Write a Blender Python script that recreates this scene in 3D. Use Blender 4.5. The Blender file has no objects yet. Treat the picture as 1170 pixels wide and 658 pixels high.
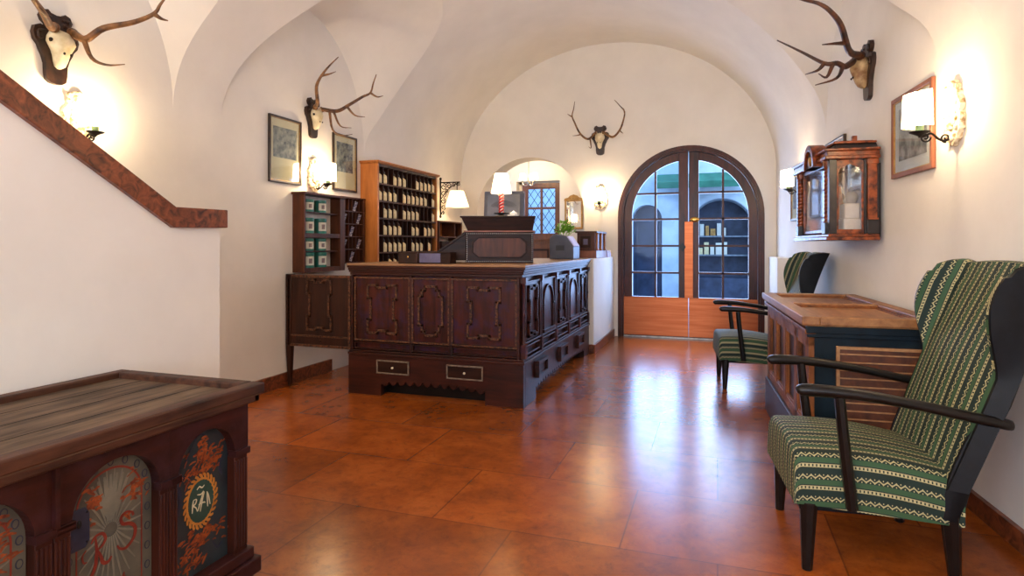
import bpy, bmesh, math, random
import numpy as np
from mathutils import Vector, Matrix
R = math.radians
SC = bpy.context.scene
COL = SC.collection

# ------------------------------------------------------------------ camera, world, exposure
CAM_YAW = R(18.8); FPX = 690.0; EYE = 1.2; HOR = 280.0
cam_d = bpy.data.cameras.new('camera')
cam = bpy.data.objects.new('camera', cam_d); COL.objects.link(cam)
cam.location = (0, 0, EYE); cam.rotation_euler = (R(90), 0, CAM_YAW)
cam_d.sensor_width = 36.0; cam_d.lens = FPX / 1170 * 36.0
cam_d.shift_y = -(329 - HOR) / 1170.0
cam_d.clip_start = 0.05
SC.camera = cam
SC.view_settings.view_transform = 'Standard'
SC.view_settings.look = 'None'
SC.view_settings.gamma = 1.0
SC.view_settings.use_curve_mapping = False
SC.view_settings.exposure = 1.78
SKY_STRENGTH = 1.15
SCONCE_W = 3.2
world = bpy.data.worlds.new('world'); SC.world = world; world.use_nodes = True
bg = world.node_tree.nodes['Background']
bg.inputs[0].default_value = (0.32, 0.58, 1.0, 1); bg.inputs[1].default_value = SKY_STRENGTH

def point_light(name, loc, watts, color=(1.0, 0.75, 0.46), radius=0.03, parent=None):
    d = bpy.data.lights.new(name, 'POINT'); d.energy = watts; d.color = color; d.shadow_soft_size = radius
    o = bpy.data.objects.new(name, d); COL.objects.link(o); o.location = loc
    if parent: o.parent = parent
    return o

def area_light(name, loc, rot, sx, sy, watts, color):
    d = bpy.data.lights.new(name, 'AREA'); d.shape = 'RECTANGLE'; d.size = sx; d.size_y = sy; d.energy = watts; d.color = color
    o = bpy.data.objects.new(name, d); COL.objects.link(o); o.location = loc; o.rotation_euler = rot
    return o
# added fill at made-up windows behind the viewer; daylight through the glazed street door
for wx in (-1.8, 0.2):
    area_light('window_fill', (wx, -2.52, 1.7), (R(90), 0, 0), 1.3, 1.75, 20, (0.86, 0.91, 1.0))
area_light('door_daylight', (-0.35, 8.30, 1.3), (R(-90), 0, 0), 1.5, 2.0, 34, (0.42, 0.60, 1.0))
point_light('front_hall_fill', (-2.75, -1.3, 2.6), 52, (1.0, 0.85, 0.66), 0.3)  # soft fill light added behind the viewer, no fixture hangs there

# ------------------------------------------------------------------ pixel rays (measuring tool for the layout)
_s, _c = math.sin(CAM_YAW), math.cos(CAM_YAW)
def ray(px, py):
    l = (px - 585) / FPX; u = (HOR - py) / FPX
    return Vector((-_s + _c * l, _c + _s * l, u))
def on_Y(px, py, Y):
    d = ray(px, py); return Vector((0, 0, EYE)) + d * (Y / d.y)
XL = -3.5
def xR(Y): return 1.397 - 0.09 * Y
def on_wall(px, py, out, wall):
    d = ray(px, py); o = Vector((0, 0, EYE))
    if wall == 'left': t = (XL + out) / d.x
    elif wall == 'right': t = (1.397 - out * 1.004) / (d.x + 0.09 * d.y)
    else: t = (8.0 - out) / d.y
    return o + d * t
RIGHT_ROT = -R(84.86)
def mount(wall, along, z):
    if wall == 'left': return (XL, along, z), R(90)
    if wall == 'right': return (xR(along), along, z), RIGHT_ROT
    return (along, 8.0, z), 0.0

# ------------------------------------------------------------------ mesh builder
def catmull(pts, n=6):
    P = [Vector(p) for p in pts]
    if len(P) < 3 or n <= 1: return P
    P = [P[0] * 2 - P[1]] + P + [P[-1] * 2 - P[-2]]
    out = []
    for i in range(1, len(P) - 2):
        a, b, c, d = P[i-1:i+3]
        for k in range(n):
            t = k / n
            out.append(0.5 * ((2 * b) + (c - a) * t + (2 * a - 5 * b + 4 * c - d) * t * t + (3 * b - a - 3 * c + d) * t ** 3))
    out.append(P[-2]); return out

class MB:
    def __init__(self, M=None):
        self.v = []; self.f = []; self.uv = {}; self.M = M
    def add(self, vs, fs, uvs=None):
        b = len(self.v)
        for p in vs:
            p = Vector(p); self.v.append(tuple(self.M @ p) if self.M else tuple(p))
        for f in fs: self.f.append(tuple(b + i for i in f))
        if uvs:
            for i, uv in enumerate(uvs): self.uv[b + i] = uv
        return self
    def box(self, x0, x1, y0, y1, z0, z1):
        vs = [(x, y, z) for z in (z0, z1) for y in (y0, y1) for x in (x0, x1)]
        return self.add(vs, [(0,2,3,1),(4,5,7,6),(0,1,5,4),(2,6,7,3),(0,4,6,2),(1,3,7,5)])
    def frustum(self, a, b, za, zb):      # a, b = (x0,x1,y0,y1)
        vs = [(x, y, za) for y in a[2:] for x in a[:2]] + [(x, y, zb) for y in b[2:] for x in b[:2]]
        return self.add(vs, [(0,2,3,1),(4,5,7,6),(0,1,5,4),(2,6,7,3),(0,4,6,2),(1,3,7,5)])
    def bar(self, p0, p1, w, h, w1=None, h1=None, up=(0,0,1)):
        p0 = Vector(p0); p1 = Vector(p1); d = (p1 - p0).normalized(); up = Vector(up)
        if abs(d.dot(up)) > 0.98: up = Vector((0, 1, 0))
        s = d.cross(up).normalized(); u = s.cross(d)
        w1 = w1 or w; h1 = h1 or h
        vs = []
        for p, a, b in ((p0, w, h), (p1, w1, h1)):
            for i, j in ((-1,-1),(1,-1),(1,1),(-1,1)): vs.append(p + s * (i * a / 2) + u * (j * b / 2))
        return self.add(vs, [(3,2,1,0),(4,5,6,7),(0,1,5,4),(1,2,6,5),(2,3,7,6),(3,0,4,7)])
    def sweep(self, pts, rw, rh=None, n=8, up=(0,0,1), square=False, smooth=0):
        P = [Vector(p) for p in pts]
        def lst(r, m): return list(r) if isinstance(r, (list, tuple)) else [r] * m
        rw = lst(rw, len(P)); rh = lst(rh if rh is not None else rw, len(P))
        if smooth:
            m = len(P); P2 = catmull(P, smooth)
            xs = np.linspace(0, m - 1, len(P2))
            rw = list(np.interp(xs, range(m), rw)); rh = list(np.interp(xs, range(m), rh)); P = P2
        vs, fs = [], []; upv = Vector(up); last = None
        for i, p in enumerate(P):
            d = (P[min(i+1, len(P)-1)] - P[max(i-1, 0)])
            if d.length < 1e-9: d = Vector((0, 0, 1))
            d.normalize()
            u = upv - d * upv.dot(d)
            if u.length < 0.15: u = (last - d * last.dot(d)) if last is not None else Vector((0,1,0)) - d * d.y
            u.normalize(); last = u; s = d.cross(u)
            for k in range(n):
                a = 2 * math.pi * (k + 0.5) / n
                ca, sa = math.cos(a), math.sin(a)
                if square:
                    q = max(abs(ca), abs(sa)); q = 0.25 * q + 0.75 * (1 if n == 4 else q); ca /= q * 1.0; sa /= q * 1.0
                vs.append(p + s * (ca * rw[i]) + u * (sa * rh[i]))
        for i in range(len(P) - 1):
            for k in range(n):
                fs.append((i*n+k, i*n+(k+1) % n, (i+1)*n+(k+1) % n, (i+1)*n+k))
        fs.append(tuple(range(n))[::-1]); fs.append(tuple((len(P)-1)*n + k for k in range(n)))
        return self.add(vs, fs)
    def cyl(self, p0, p1, r0, r1=None, n=16):
        return self.sweep([p0, p1], [r0, r0 if r1 is None else r1], n=n, up=(0.31, 0.77, 0.2))
    def lathe(self, prof, c=(0,0,0), n=24, cap=True, a0=0.0, a1=None):
        vs, fs = [], []; full = a1 is None; a1 = a0 + 2 * math.pi if full else a1
        m = n if full else n + 1
        for r, z in prof:
            for k in range(m):
                a = a0 + (a1 - a0) * k / n
                vs.append((c[0] + r * math.cos(a), c[1] + r * math.sin(a), c[2] + z))
        for i in range(len(prof) - 1):
            for k in range(n):
                k2 = (k + 1) % m
                fs.append((i*m+k, i*m+k2, (i+1)*m+k2, (i+1)*m+k))
        if cap and full:
            fs.append(tuple(range(m))[::-1]); fs.append(tuple((len(prof)-1)*m + k for k in range(m)))
        return self.add(vs, fs)
    def prism(self, poly, plane, d0, d1):
        def P(a, b, d): return {'xz': (a, d, b), 'xy': (a, b, d), 'yz': (d, a, b)}[plane]
        n = len(poly)
        vs = [P(a, b, d0) for a, b in poly] + [P(a, b, d1) for a, b in poly]
        fs = [tuple(range(n)), tuple(range(2*n - 1, n - 1, -1))]
        for i in range(n):
            j = (i + 1) % n; fs.append((j, i, n + i, n + j))
        return self.add(vs, fs)
    def ring(self, outer, inner, plane, d0, d1):   # prism between two matching outlines
        def P(a, b, d): return {'xz': (a, d, b), 'xy': (a, b, d), 'yz': (d, a, b)}[plane]
        n = len(outer); vs = []
        for d in (d0, d1):
            vs += [P(a, b, d) for a, b in outer] + [P(a, b, d) for a, b in inner]
        fs = []
        for i in range(n):
            j = (i + 1) % n
            fs += [(i, j, n+j, n+i), (2*n+i, 3*n+i, 3*n+j, 2*n+j), (i, 2*n+i, 2*n+j, j), (n+i, n+j, 3*n+j, 3*n+i)]
        return self.add(vs, fs)
    def frame(self, x0, x1, z0, z1, w, y0, y1):
        return self.ring([(x0,z0),(x1,z0),(x1,z1),(x0,z1)], [(x0+w,z0+w),(x1-w,z0+w),(x1-w,z1-w),(x0+w,z1-w)], 'xz', y0, y1)
    def ell(self, c, r, n=14, m=10):
        prof = []
        vs, fs = [], []
        for i in range(m + 1):
            t = math.pi * i / m
            for k in range(n):
                a = 2 * math.pi * k / n
                vs.append((c[0] + r[0]*math.sin(t)*math.cos(a), c[1] + r[1]*math.sin(t)*math.sin(a), c[2] - r[2]*math.cos(t)))
        for i in range(m):
            for k in range(n):
                fs.append((i*n+k, i*n+(k+1) % n, (i+1)*n+(k+1) % n, (i+1)*n+k))
        return self.add(vs, fs)
    def stroke(self, pts, w, y=-0.001, th=0.0012, smooth=5):     # brush stroke in the xz plane
        self.k = getattr(self, 'k', 0) + 1; y -= self.k * 5e-6
        P = catmull([Vector((a, 0, b)) for a, b in pts], smooth) if len(pts) > 2 else [Vector((a, 0, b)) for a, b in pts]
        n = len(P); L, Rr = [], []
        for i, p in enumerate(P):
            d = P[min(i+1, n-1)] - P[max(i-1, 0)]; d.normalize(); s = Vector((-d.z, 0, d.x))
            ww = w * (0.45 + 0.55 * math.sin(math.pi * (i + 0.5) / n)) / 2
            L.append((p.x + s.x*ww, p.z + s.z*ww)); Rr.append((p.x - s.x*ww, p.z - s.z*ww))
        for i in range(n - 1):
            self.prism([L[i], L[i+1], Rr[i+1], Rr[i]], 'xz', y, y - th)
        return self
    def build(self, name, mat, parent=None, smooth=True, bevel=0.0, angle=38, loc=None):
        me = bpy.data.meshes.new(name); me.from_pydata(self.v, [], self.f); me.validate(); me.update()
        bm = bmesh.new(); bm.from_mesh(me); bmesh.ops.recalc_face_normals(bm, faces=bm.faces); bm.to_mesh(me); bm.free()
        if self.uv:
            ul = me.uv_layers.new(name='weave')
            for lp in me.loops: ul.data[lp.index].uv = self.uv.get(lp.vertex_index, (0, 0))
        mats = mat if isinstance(mat, (list, tuple)) else [mat]
        for m in mats: me.materials.append(m)
        if smooth:
            me.shade_smooth(); me.set_sharp_from_angle(angle=R(angle))
        o = bpy.data.objects.new(name, me); COL.objects.link(o)
        if parent: o.parent = parent
        if loc: o.location = loc
        if bevel:
            b = o.modifiers.new('edge', 'BEVEL'); b.width = bevel; b.segments = 2; b.limit_method = 'ANGLE'; b.angle_limit = R(50)
            b.harden_normals = False
        return o

def tag(o, label, cat, group=None):
    o['label'] = label; o['category'] = cat
    if group: o['group'] = group
    return o
def thing(name, label, cat, loc=(0,0,0), rz=0.0, group=None):
    o = bpy.data.objects.new(name, None); COL.objects.link(o); o.empty_display_size = 0.05
    o.location = loc; o.rotation_euler = (0, 0, rz)
    return tag(o, label, cat, group)
def wall_thing(name, label, cat, wall, along, z, group=None):
    l, r = mount(wall, along, z); return thing(name, label, cat, l, r, group)
def struct(o): o['kind'] = 'structure'; return o
def sub(o, label): o['label'] = label; return o
def dup(root, loc, rz=None, label=None, group=None):
    r = root.copy(); COL.objects.link(r); r.location = loc
    if rz is not None: r.rotation_euler = (0, 0, rz)
    if label: r['label'] = label
    if group: r['group'] = group
    for ch in list(root.children):
        c = ch.copy(); COL.objects.link(c); c.parent = r
        for g in list(ch.children):
            d = g.copy(); COL.objects.link(d); d.parent = c
    return r
def local(o, p):      # world point into a thing's own frame
    M = Matrix.Translation(o.location) @ Matrix.Rotation(o.rotation_euler.z, 4, 'Z')
    return M.inverted() @ Vector(p)

# ------------------------------------------------------------------ materials
def lin(c):
    return tuple(((x/255) / 12.92 if x/255 <= 0.04045 else ((x/255 + 0.055) / 1.055) ** 2.4) for x in c) + (1.0,)
class NT:
    def __init__(self, name):
        self.m = bpy.data.materials.new(name); self.m.use_nodes = True
        self.t = self.m.node_tree; self.b = self.t.nodes['Principled BSDF']; self.out = self.t.nodes['Material Output']
    def n(self, typ, **kw):
        x = self.t.nodes.new(typ)
        for k, v in kw.items(): setattr(x, k, v)
        return x
    def l(self, a, b): self.t.links.new(a, b)
    def coord(self, which='Object', scale=(1,1,1), rot=(0,0,0)):
        tc = self.n('ShaderNodeTexCoord'); mp = self.n('ShaderNodeMapping')
        mp.inputs['Scale'].default_value = scale; mp.inputs['Rotation'].default_value = rot
        self.l(tc.outputs[which], mp.inputs['Vector']); return mp.outputs['Vector']
    def noise(self, vec, scale=5, detail=4, rough=0.55, dist=0.0):
        x = self.n('ShaderNodeTexNoise'); x.inputs['Scale'].default_value = scale; x.inputs['Detail'].default_value = detail
        x.inputs['Roughness'].default_value = rough; x.inputs['Distortion'].default_value = dist
        self.l(vec, x.inputs['Vector']); return x.outputs['Fac']
    def ramp(self, fac, stops):
        x = self.n('ShaderNodeValToRGB'); e = x.color_ramp.elements
        while len(e) < len(stops): e.new(0.5)
        for el, (p, c) in zip(e, stops): el.position = p; el.color = c if len(c) == 4 else lin(c)
        self.l(fac, x.inputs['Fac']); return x.outputs['Color']
    def mix(self, a, b, fac, mode='MIX'):
        x = self.n('ShaderNodeMix'); x.data_type = 'RGBA'; x.blend_type = mode
        for v, i in ((fac, 0), (a, 6), (b, 7)):
            if hasattr(v, 'is_linked'): self.l(v, x.inputs[i])
            else: x.inputs[i].default_value = v
        return x.outputs[2]
    def math(self, op, a, b=None, clamp=False):
        x = self.n('ShaderNodeMath'); x.operation = op; x.use_clamp = clamp
        for i, v in enumerate((a, b)):
            if v is None: continue
            if hasattr(v, 'is_linked'): self.l(v, x.inputs[i])
            else: x.inputs[i].default_value = v
        return x.outputs[0]
    def bump(self, h, strength=0.3, dist=0.01):
        x = self.n('ShaderNodeBump'); x.inputs['Strength'].default_value = strength; x.inputs['Distance'].default_value = dist
        self.l(h, x.inputs['Height']); self.l(x.outputs['Normal'], self.b.inputs['Normal'])
    def set(self, **kw):
        for k, v in kw.items(): self.b.inputs[k.replace('_', ' ')].default_value = v
        return self
def surf(name, c1, c2=None, scale=6, rough=0.6, metal=0.0, bump=0.0, stretch=(1,1,1), spec=0.5, lo=0.35, hi=0.68, detail=5, dist=0.0):
    t = NT(name); v = t.coord('Object', stretch); f = t.noise(v, scale, detail, dist=dist)
    c2 = c2 or c1
    t.l(t.ramp(f, [(lo, c1), (hi, c2)]), t.b.inputs['Base Color'])
    t.set(Roughness=rough, Metallic=metal); t.b.inputs['Specular IOR Level'].default_value = spec
    if bump: t.bump(f, bump, 0.004)
    return t.m
def wood(name, c1, c2, axis='x', rough=0.45, bump=0.25, scale=7, spec=0.5, wear_sheen=None, wlo=0.55, whi=0.75):
    st = {'x': (0.12,1,1), 'y': (1,0.12,1), 'z': (1,1,0.12)}[axis]
    t = NT(name); v = t.coord('Object', st)
    f = t.noise(v, scale * 3, 8, 0.62, 0.4); g = t.noise(t.coord('Object'), 3.0, 3)
    m = t.math('ADD', t.math('MULTIPLY', f, 0.7), t.math('MULTIPLY', g, 0.3))
    col = t.ramp(m, [(0.33, c1), (0.66, c2)])
    if wear_sheen:
        w = t.noise(t.coord('Object'), 9.0, 7, 0.7)
        col = t.mix(col, lin(wear_sheen), t.ramp(w, [(wlo, (0,0,0,1)), (whi, (0.8,0.8,0.8,1))]))
    t.l(col, t.b.inputs['Base Color'])
    t.set(Roughness=rough); t.b.inputs['Specular IOR Level'].default_value = spec
    if bump: t.bump(f, bump, 0.003)
    return t.m

MAT = {}
t = NT('plaster'); v = t.coord('Object'); f = t.noise(v, 2.2, 5, 0.6); g = t.noise(v, 38, 3)
t.l(t.ramp(f, [(0.3, (230, 224, 214)), (0.7, (239, 233, 223))]), t.b.inputs['Base Color'])
t.set(Roughness=0.85); t.b.inputs['Specular IOR Level'].default_value = 0.2
t.bump(t.math('ADD', f, t.math('MULTIPLY', g, 0.12)), 0.16, 0.02); MAT['plaster'] = t.m

t = NT('floor_marble'); v = t.coord('Object')
br = t.n('ShaderNodeTexBrick'); br.inputs['Scale'].default_value = 1.0
br.offset = 0.45; br.inputs['Brick Width'].default_value = 0.82; br.inputs['Row Height'].default_value = 0.60
br.inputs['Mortar Size'].default_value = 0.004; br.inputs['Mortar Smooth'].default_value = 0.3
br.inputs['Color1'].default_value = (0,0,0,1); br.inputs['Color2'].default_value = (1,1,1,1); br.inputs['Mortar'].default_value = (0,0,0,1)
t.l(t.coord('Object'), br.inputs['Vector'])
big = t.noise(v, 3.4, 8, 0.72, 0.3); fine = t.noise(v, 15, 10, 0.85, 0.6)
c = t.ramp(big, [(0.25, (114, 54, 16)), (0.5, (152, 76, 24)), (0.75, (178, 96, 36))])
c = t.mix(c, (0.045, 0.02, 0.01, 1), t.ramp(fine, [(0.50, (0,0,0,1)), (0.72, (0.62,0.62,0.62,1))]))
tv = t.ramp(br.outputs['Color'], [(0.0, (0.80,0.78,0.76,1)), (1.0, (1.14,1.10,1.04,1))])
c = t.mix(c, tv, 1.0, 'MULTIPLY')
c = t.mix(c, (0.05, 0.018, 0.008, 1), t.math('MULTIPLY', br.outputs['Fac'], 0.4))
t.l(c, t.b.inputs['Base Color'])
rr = t.n('ShaderNodeMapRange'); rr.inputs['To Min'].default_value = 0.15; rr.inputs['To Max'].default_value = 0.32
t.l(fine, rr.inputs['Value']); t.l(rr.outputs[0], t.b.inputs['Roughness'])
t.b.inputs['Specular IOR Level'].default_value = 0.5
t.bump(t.math('ADD', t.math('MULTIPLY', fine, 0.25), t.math('MULTIPLY', big, 0.1)), 0.015, 0.01); MAT['floor'] = t.m

MAT['marble'] = surf('red_marble', (48, 20, 11), (158, 86, 52), 20, 0.3, bump=0.05, lo=0.3, hi=0.75, detail=8, dist=1.5)
MAT['wood_counter'] = wood('counter_walnut', (12, 5, 3), (72, 28, 15), 'x', 0.42, 0.4, spec=.3)
MAT['wood_counter_v'] = wood('counter_walnut_upright', (12, 5, 3), (82, 30, 16), 'z', 0.38, 0.4, spec=.3, wear_sheen=(50, 30, 58), wlo=.48, whi=.66)  # violet patches paint the blue sky's reflection on the varnish into the colour
MAT['wood_black'] = wood('black_brown_wood', (14, 6, 4), (56, 27, 14), 'x', 0.46, 0.3, spec=.2)
MAT['wood_edge'] = surf('worn_moulding_edge', (24, 11, 7), (116, 70, 42), 60, 0.45, spec=.35)
MAT['wood_top'] = wood('pale_worn_top', (120, 80, 48), (176, 130, 88), 'x', 0.45, 0.2)
MAT['wood_mid'] = wood('brown_wood', (46, 21, 10), (92, 46, 22), 'z', 0.45, 0.2, spec=.3)
MAT['wood_dark'] = wood('dark_brown_wood', (24, 10, 5), (60, 27, 13), 'z', 0.45, 0.2, spec=.3)
MAT['wood_orange'] = wood('honey_pine', (142, 78, 28), (190, 116, 52), 'z', 0.4, 0.15)
MAT['wood_door'] = wood('mahogany', (36, 12, 5), (86, 34, 13), 'z', 0.32, 0.12, spec=.3)
MAT['wood_window'] = wood('chestnut_frame', (78, 40, 18), (124, 70, 34), 'z', 0.4, 0.15)
MAT['wood_grey'] = wood('weathered_lid', (26, 18, 13), (128, 104, 82), 'x', 0.65, 0.8, 8, spec=.2)
MAT['wood_chest'] = wood('red_brown_chest', (9, 4, 3), (64, 24, 13), 'x', 0.46, 0.45, spec=.25, wear_sheen=(58, 30, 32), wlo=.46, whi=.64)
MAT['wood_chest_edge'] = wood('worn_chest_edge', (16, 8, 5), (92, 56, 38), 'x', 0.5, 0.5, 9, spec=.25)
MAT['wood_chest_v'] = wood('red_brown_pilaster', (18, 7, 4), (72, 30, 16), 'z', 0.46, 0.35, spec=.25)
MAT['wood_old'] = wood('old_oak', (70, 35, 14), (156, 92, 42), 'z', 0.5, 0.35, spec=.3, wear_sheen=(44, 24, 14))
MAT['wood_old_x'] = wood('old_oak_top', (110, 66, 32), (176, 122, 72), 'x', 0.5, 0.35)
MAT['wood_slat'] = wood('slatted_brown', (58, 26, 12), (104, 54, 26), 'x', 0.45, 0.3)
MAT['drawer_edge'] = surf('pale_worn_drawer_edge', (92, 76, 60), (136, 118, 98), 40, 0.6)
MAT['slat_line'] = surf('pale_slat_edge', (150, 104, 64), (176, 130, 84), 30, 0.6)
MAT['teal_paint'] = surf('worn_teal_paint', (5, 15, 23), (14, 32, 42), 9, 0.5, bump=0.2, stretch=(1,1,0.3), spec=.2)
MAT['black_wood'] = surf('black_lacquer', (8, 6, 6), (22, 16, 14), 12, 0.34, spec=.3)
MAT['leather'] = surf('black_leather', (5, 6, 9), (12, 13, 18), 30, 0.5, bump=0.1, spec=.2)
MAT['copper'] = surf('brushed_copper', (158, 84, 50), (178, 102, 64), 40, 0.34, 1.0, stretch=(0.05,1,1), bump=0.03)
MAT['brass'] = surf('brass', (176, 134, 66), (206, 166, 92), 20, 0.25, 1.0)
MAT['iron'] = surf('wrought_iron', (22, 18, 16), (48, 38, 32), 30, 0.5, 0.6, bump=0.2)
MAT['steel'] = surf('dull_steel', (150, 142, 132), (190, 182, 170), 20, 0.35, 1.0)
MAT['cream_carved'] = surf('gilded_cream_carving', (150, 118, 74), (236, 222, 192), 34, 0.55, bump=0.9, lo=0.38, hi=0.56)
MAT['candle'] = surf('pale_green_sleeve', (96, 132, 98), (128, 160, 122), 12, 0.5)
MAT['antler'] = surf('antler_horn', (58, 34, 18), (150, 104, 60), 16, 0.5, bump=0.4)
MAT['antler_dark'] = surf('dark_antler_horn', (34, 18, 12), (98, 56, 30), 16, 0.5, bump=0.4)
MAT['bone'] = surf('bone', (206, 188, 146), (240, 228, 196), 14, 0.6, bump=0.3)
MAT['bone_brown'] = surf('browned_bone', (140, 100, 62), (206, 176, 128), 18, 0.6, bump=0.4)
MAT['plaque'] = surf('carved_dark_plaque', (24, 14, 10), (66, 38, 22), 18, 0.4, bump=0.6)
MAT['hole'] = surf('dark_cavity', (20, 12, 8), (34, 22, 14), 10, 0.9)
MAT['paper'] = surf('aged_mount', (232, 204, 146), (244, 222, 172), 4, 0.8)
MAT['paper_white'] = surf('white_mount', (220, 210, 192), (234, 226, 212), 4, 0.8)
MAT['engraving'] = surf('grey_engraving', (70, 72, 74), (176, 166, 142), 22, 0.8, detail=9, lo=0.36, hi=0.62)
MAT['engraving_soft'] = surf('faint_engraving', (124, 116, 104), (204, 194, 176), 14, 0.8, detail=9)
MAT['frame_black'] = surf('black_gilt_frame', (34, 22, 14), (60, 42, 26), 20, 0.35)
MAT['frame_gold'] = surf('gold_slip', (150, 108, 54), (186, 146, 84), 20, 0.4, 0.4)
MAT['frame_red'] = wood('reddish_frame', (104, 56, 36), (150, 90, 62), 'z', 0.4, 0.1)
MAT['tin'] = surf('green_tin', (30, 96, 84), (52, 128, 112), 8, 0.28, 0.1)
MAT['tin_label'] = surf('cream_tin_label', (196, 190, 168), (220, 216, 198), 12, 0.5)
MAT['crest'] = surf('brown_crest', (96, 84, 92), (140, 120, 112), 60, 0.6)
MAT['fob'] = surf('cream_fob', (226, 200, 144), (244, 226, 178), 30, 0.5)
MAT['fob_cap'] = surf('dark_cap', (30, 20, 14), (54, 38, 24), 20, 0.4)
MAT['leaflet'] = surf('printed_leaflet', (40, 44, 84), (214, 206, 204), 60, 0.4, lo=0.45, hi=0.6)
MAT['purple_box'] = surf('violet_grey_panel', (84, 76, 104), (112, 104, 136), 8, 0.45)
MAT['grey_plastic'] = surf('grey_plastic', (74, 80, 96), (92, 98, 114), 6, 0.45)
MAT['grey_dark'] = surf('dark_grey_plastic', (52, 56, 64), (68, 72, 80), 6, 0.4)
MAT['white_glaze'] = surf('white_glaze', (228, 224, 220), (240, 238, 234), 6, 0.25)
MAT['lilac'] = surf('lilac_card', (190, 180, 214), (216, 208, 232), 16, 0.5)
MAT['red_twist'] = surf('red_twist', (170, 30, 22), (196, 52, 38), 12, 0.35)
MAT['leaf'] = surf('fresh_leaf', (104, 170, 40), (160, 214, 76), 14, 0.5)
MAT['tortoise'] = surf('tortoiseshell_veneer', (60, 22, 12), (158, 78, 36), 24, 0.3, detail=7, lo=0.35, hi=0.65)
MAT['ebony'] = surf('ebony_ground', (26, 20, 20), (50, 42, 40), 16, 0.35)
MAT['clay_grey'] = surf('grey_ceramic', (150, 146, 142), (186, 182, 176), 8, 0.5)
MAT['orange_cloth'] = surf('orange_robe', (168, 66, 20), (224, 136, 50), 18, 0.5)
MAT['pale_cloth'] = surf('pale_cloth', (216, 206, 196), (236, 230, 222), 10, 0.7)
MAT['street_wall'] = surf('street_plaster', (176, 182, 190), (206, 210, 216), 3, 0.9, bump=0.2)
MAT['street_dark'] = surf('street_dark_opening', (34, 40, 60), (58, 66, 90), 5, 0.5)
MAT['street_stone'] = surf('grey_paving', (104, 108, 116), (146, 150, 158), 9, 0.8, bump=0.3)
MAT['awning'] = surf('green_awning', (36, 92, 70), (54, 118, 92), 5, 0.7)

def glass_mat(name, tint=(1,1,1,1), refl=0.08, grain=0.0):
    t = NT(name); t.t.nodes.remove(t.b)
    tr = t.n('ShaderNodeBsdfTransparent'); gl = t.n('ShaderNodeBsdfGlossy'); mx = t.n('ShaderNodeMixShader')
    tr.inputs[0].default_value = tint; gl.inputs['Roughness'].default_value = 0.05 + grain * 0.1
    lw = t.n('ShaderNodeLayerWeight'); lw.inputs['Blend'].default_value = 0.25
    t.l(t.math('ADD', t.math('MULTIPLY', lw.outputs['Fresnel'], 0.25 if refl < 0.05 else 0.6), refl, True), mx.inputs[0])
    t.l(tr.outputs[0], mx.inputs[1]); t.l(gl.outputs[0], mx.inputs[2]); t.l(mx.outputs[0], t.out.inputs['Surface'])
    return t.m
MAT['glass'] = glass_mat('door_glass', (0.9, 0.95, 1.0, 1), 0.0)
MAT['glass_case'] = glass_mat('case_glass', (0.97, 0.97, 0.97, 1), 0.10)
def mirror_mat():
    t = NT('mirror_glass'); t.set(Metallic=1.0, Roughness=0.03); t.b.inputs['Base Color'].default_value = (0.9,0.9,0.88,1); return t.m
MAT['mirror'] = mirror_mat()
def shade_mat(name, col, glow, glow_col=(1.0, 0.80, 0.52, 1)):
    t = NT(name); t.t.nodes.remove(t.b)
    d = t.n('ShaderNodeBsdfDiffuse'); tl = t.n('ShaderNodeBsdfTranslucent'); e = t.n('ShaderNodeEmission')
    d.inputs[0].default_value = col; tl.inputs[0].default_value = col
    e.inputs[0].default_value = glow_col; e.inputs[1].default_value = glow
    m1 = t.n('ShaderNodeMixShader'); m1.inputs[0].default_value = 0.55; ad = t.n('ShaderNodeAddShader')
    t.l(d.outputs[0], m1.inputs[1]); t.l(tl.outputs[0], m1.inputs[2])
    t.l(m1.outputs[0], ad.inputs[0]); t.l(e.outputs[0], ad.inputs[1]); t.l(ad.outputs[0], t.out.inputs['Surface'])
    return t.m
MAT['shade'] = shade_mat('lit_parchment_shade', (0.85, 0.72, 0.52, 1), 0.7)
MAT['shade_wall'] = shade_mat('glowing_sconce_shade', (0.85, 0.72, 0.52, 1), 11.0, (1.0, 0.76, 0.46, 1))
def outer_glow_only(m):      # made-up one-sided glow: inner face emits nothing, which softens the wall halo
    nt = m.node_tree; e = [n for n in nt.nodes if n.type == 'EMISSION'][0]
    g = nt.nodes.new('ShaderNodeNewGeometry'); k = nt.nodes.new('ShaderNodeMath'); k.operation = 'MULTIPLY_ADD'
    k.inputs[1].default_value = -e.inputs[1].default_value; k.inputs[2].default_value = e.inputs[1].default_value
    nt.links.new(g.outputs['Backfacing'], k.inputs[0]); nt.links.new(k.outputs[0], e.inputs[1])
outer_glow_only(MAT['shade_wall'])
MAT['shade_soft'] = shade_mat('pleated_cream_shade', (0.80, 0.68, 0.48, 1), 0.16)

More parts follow.
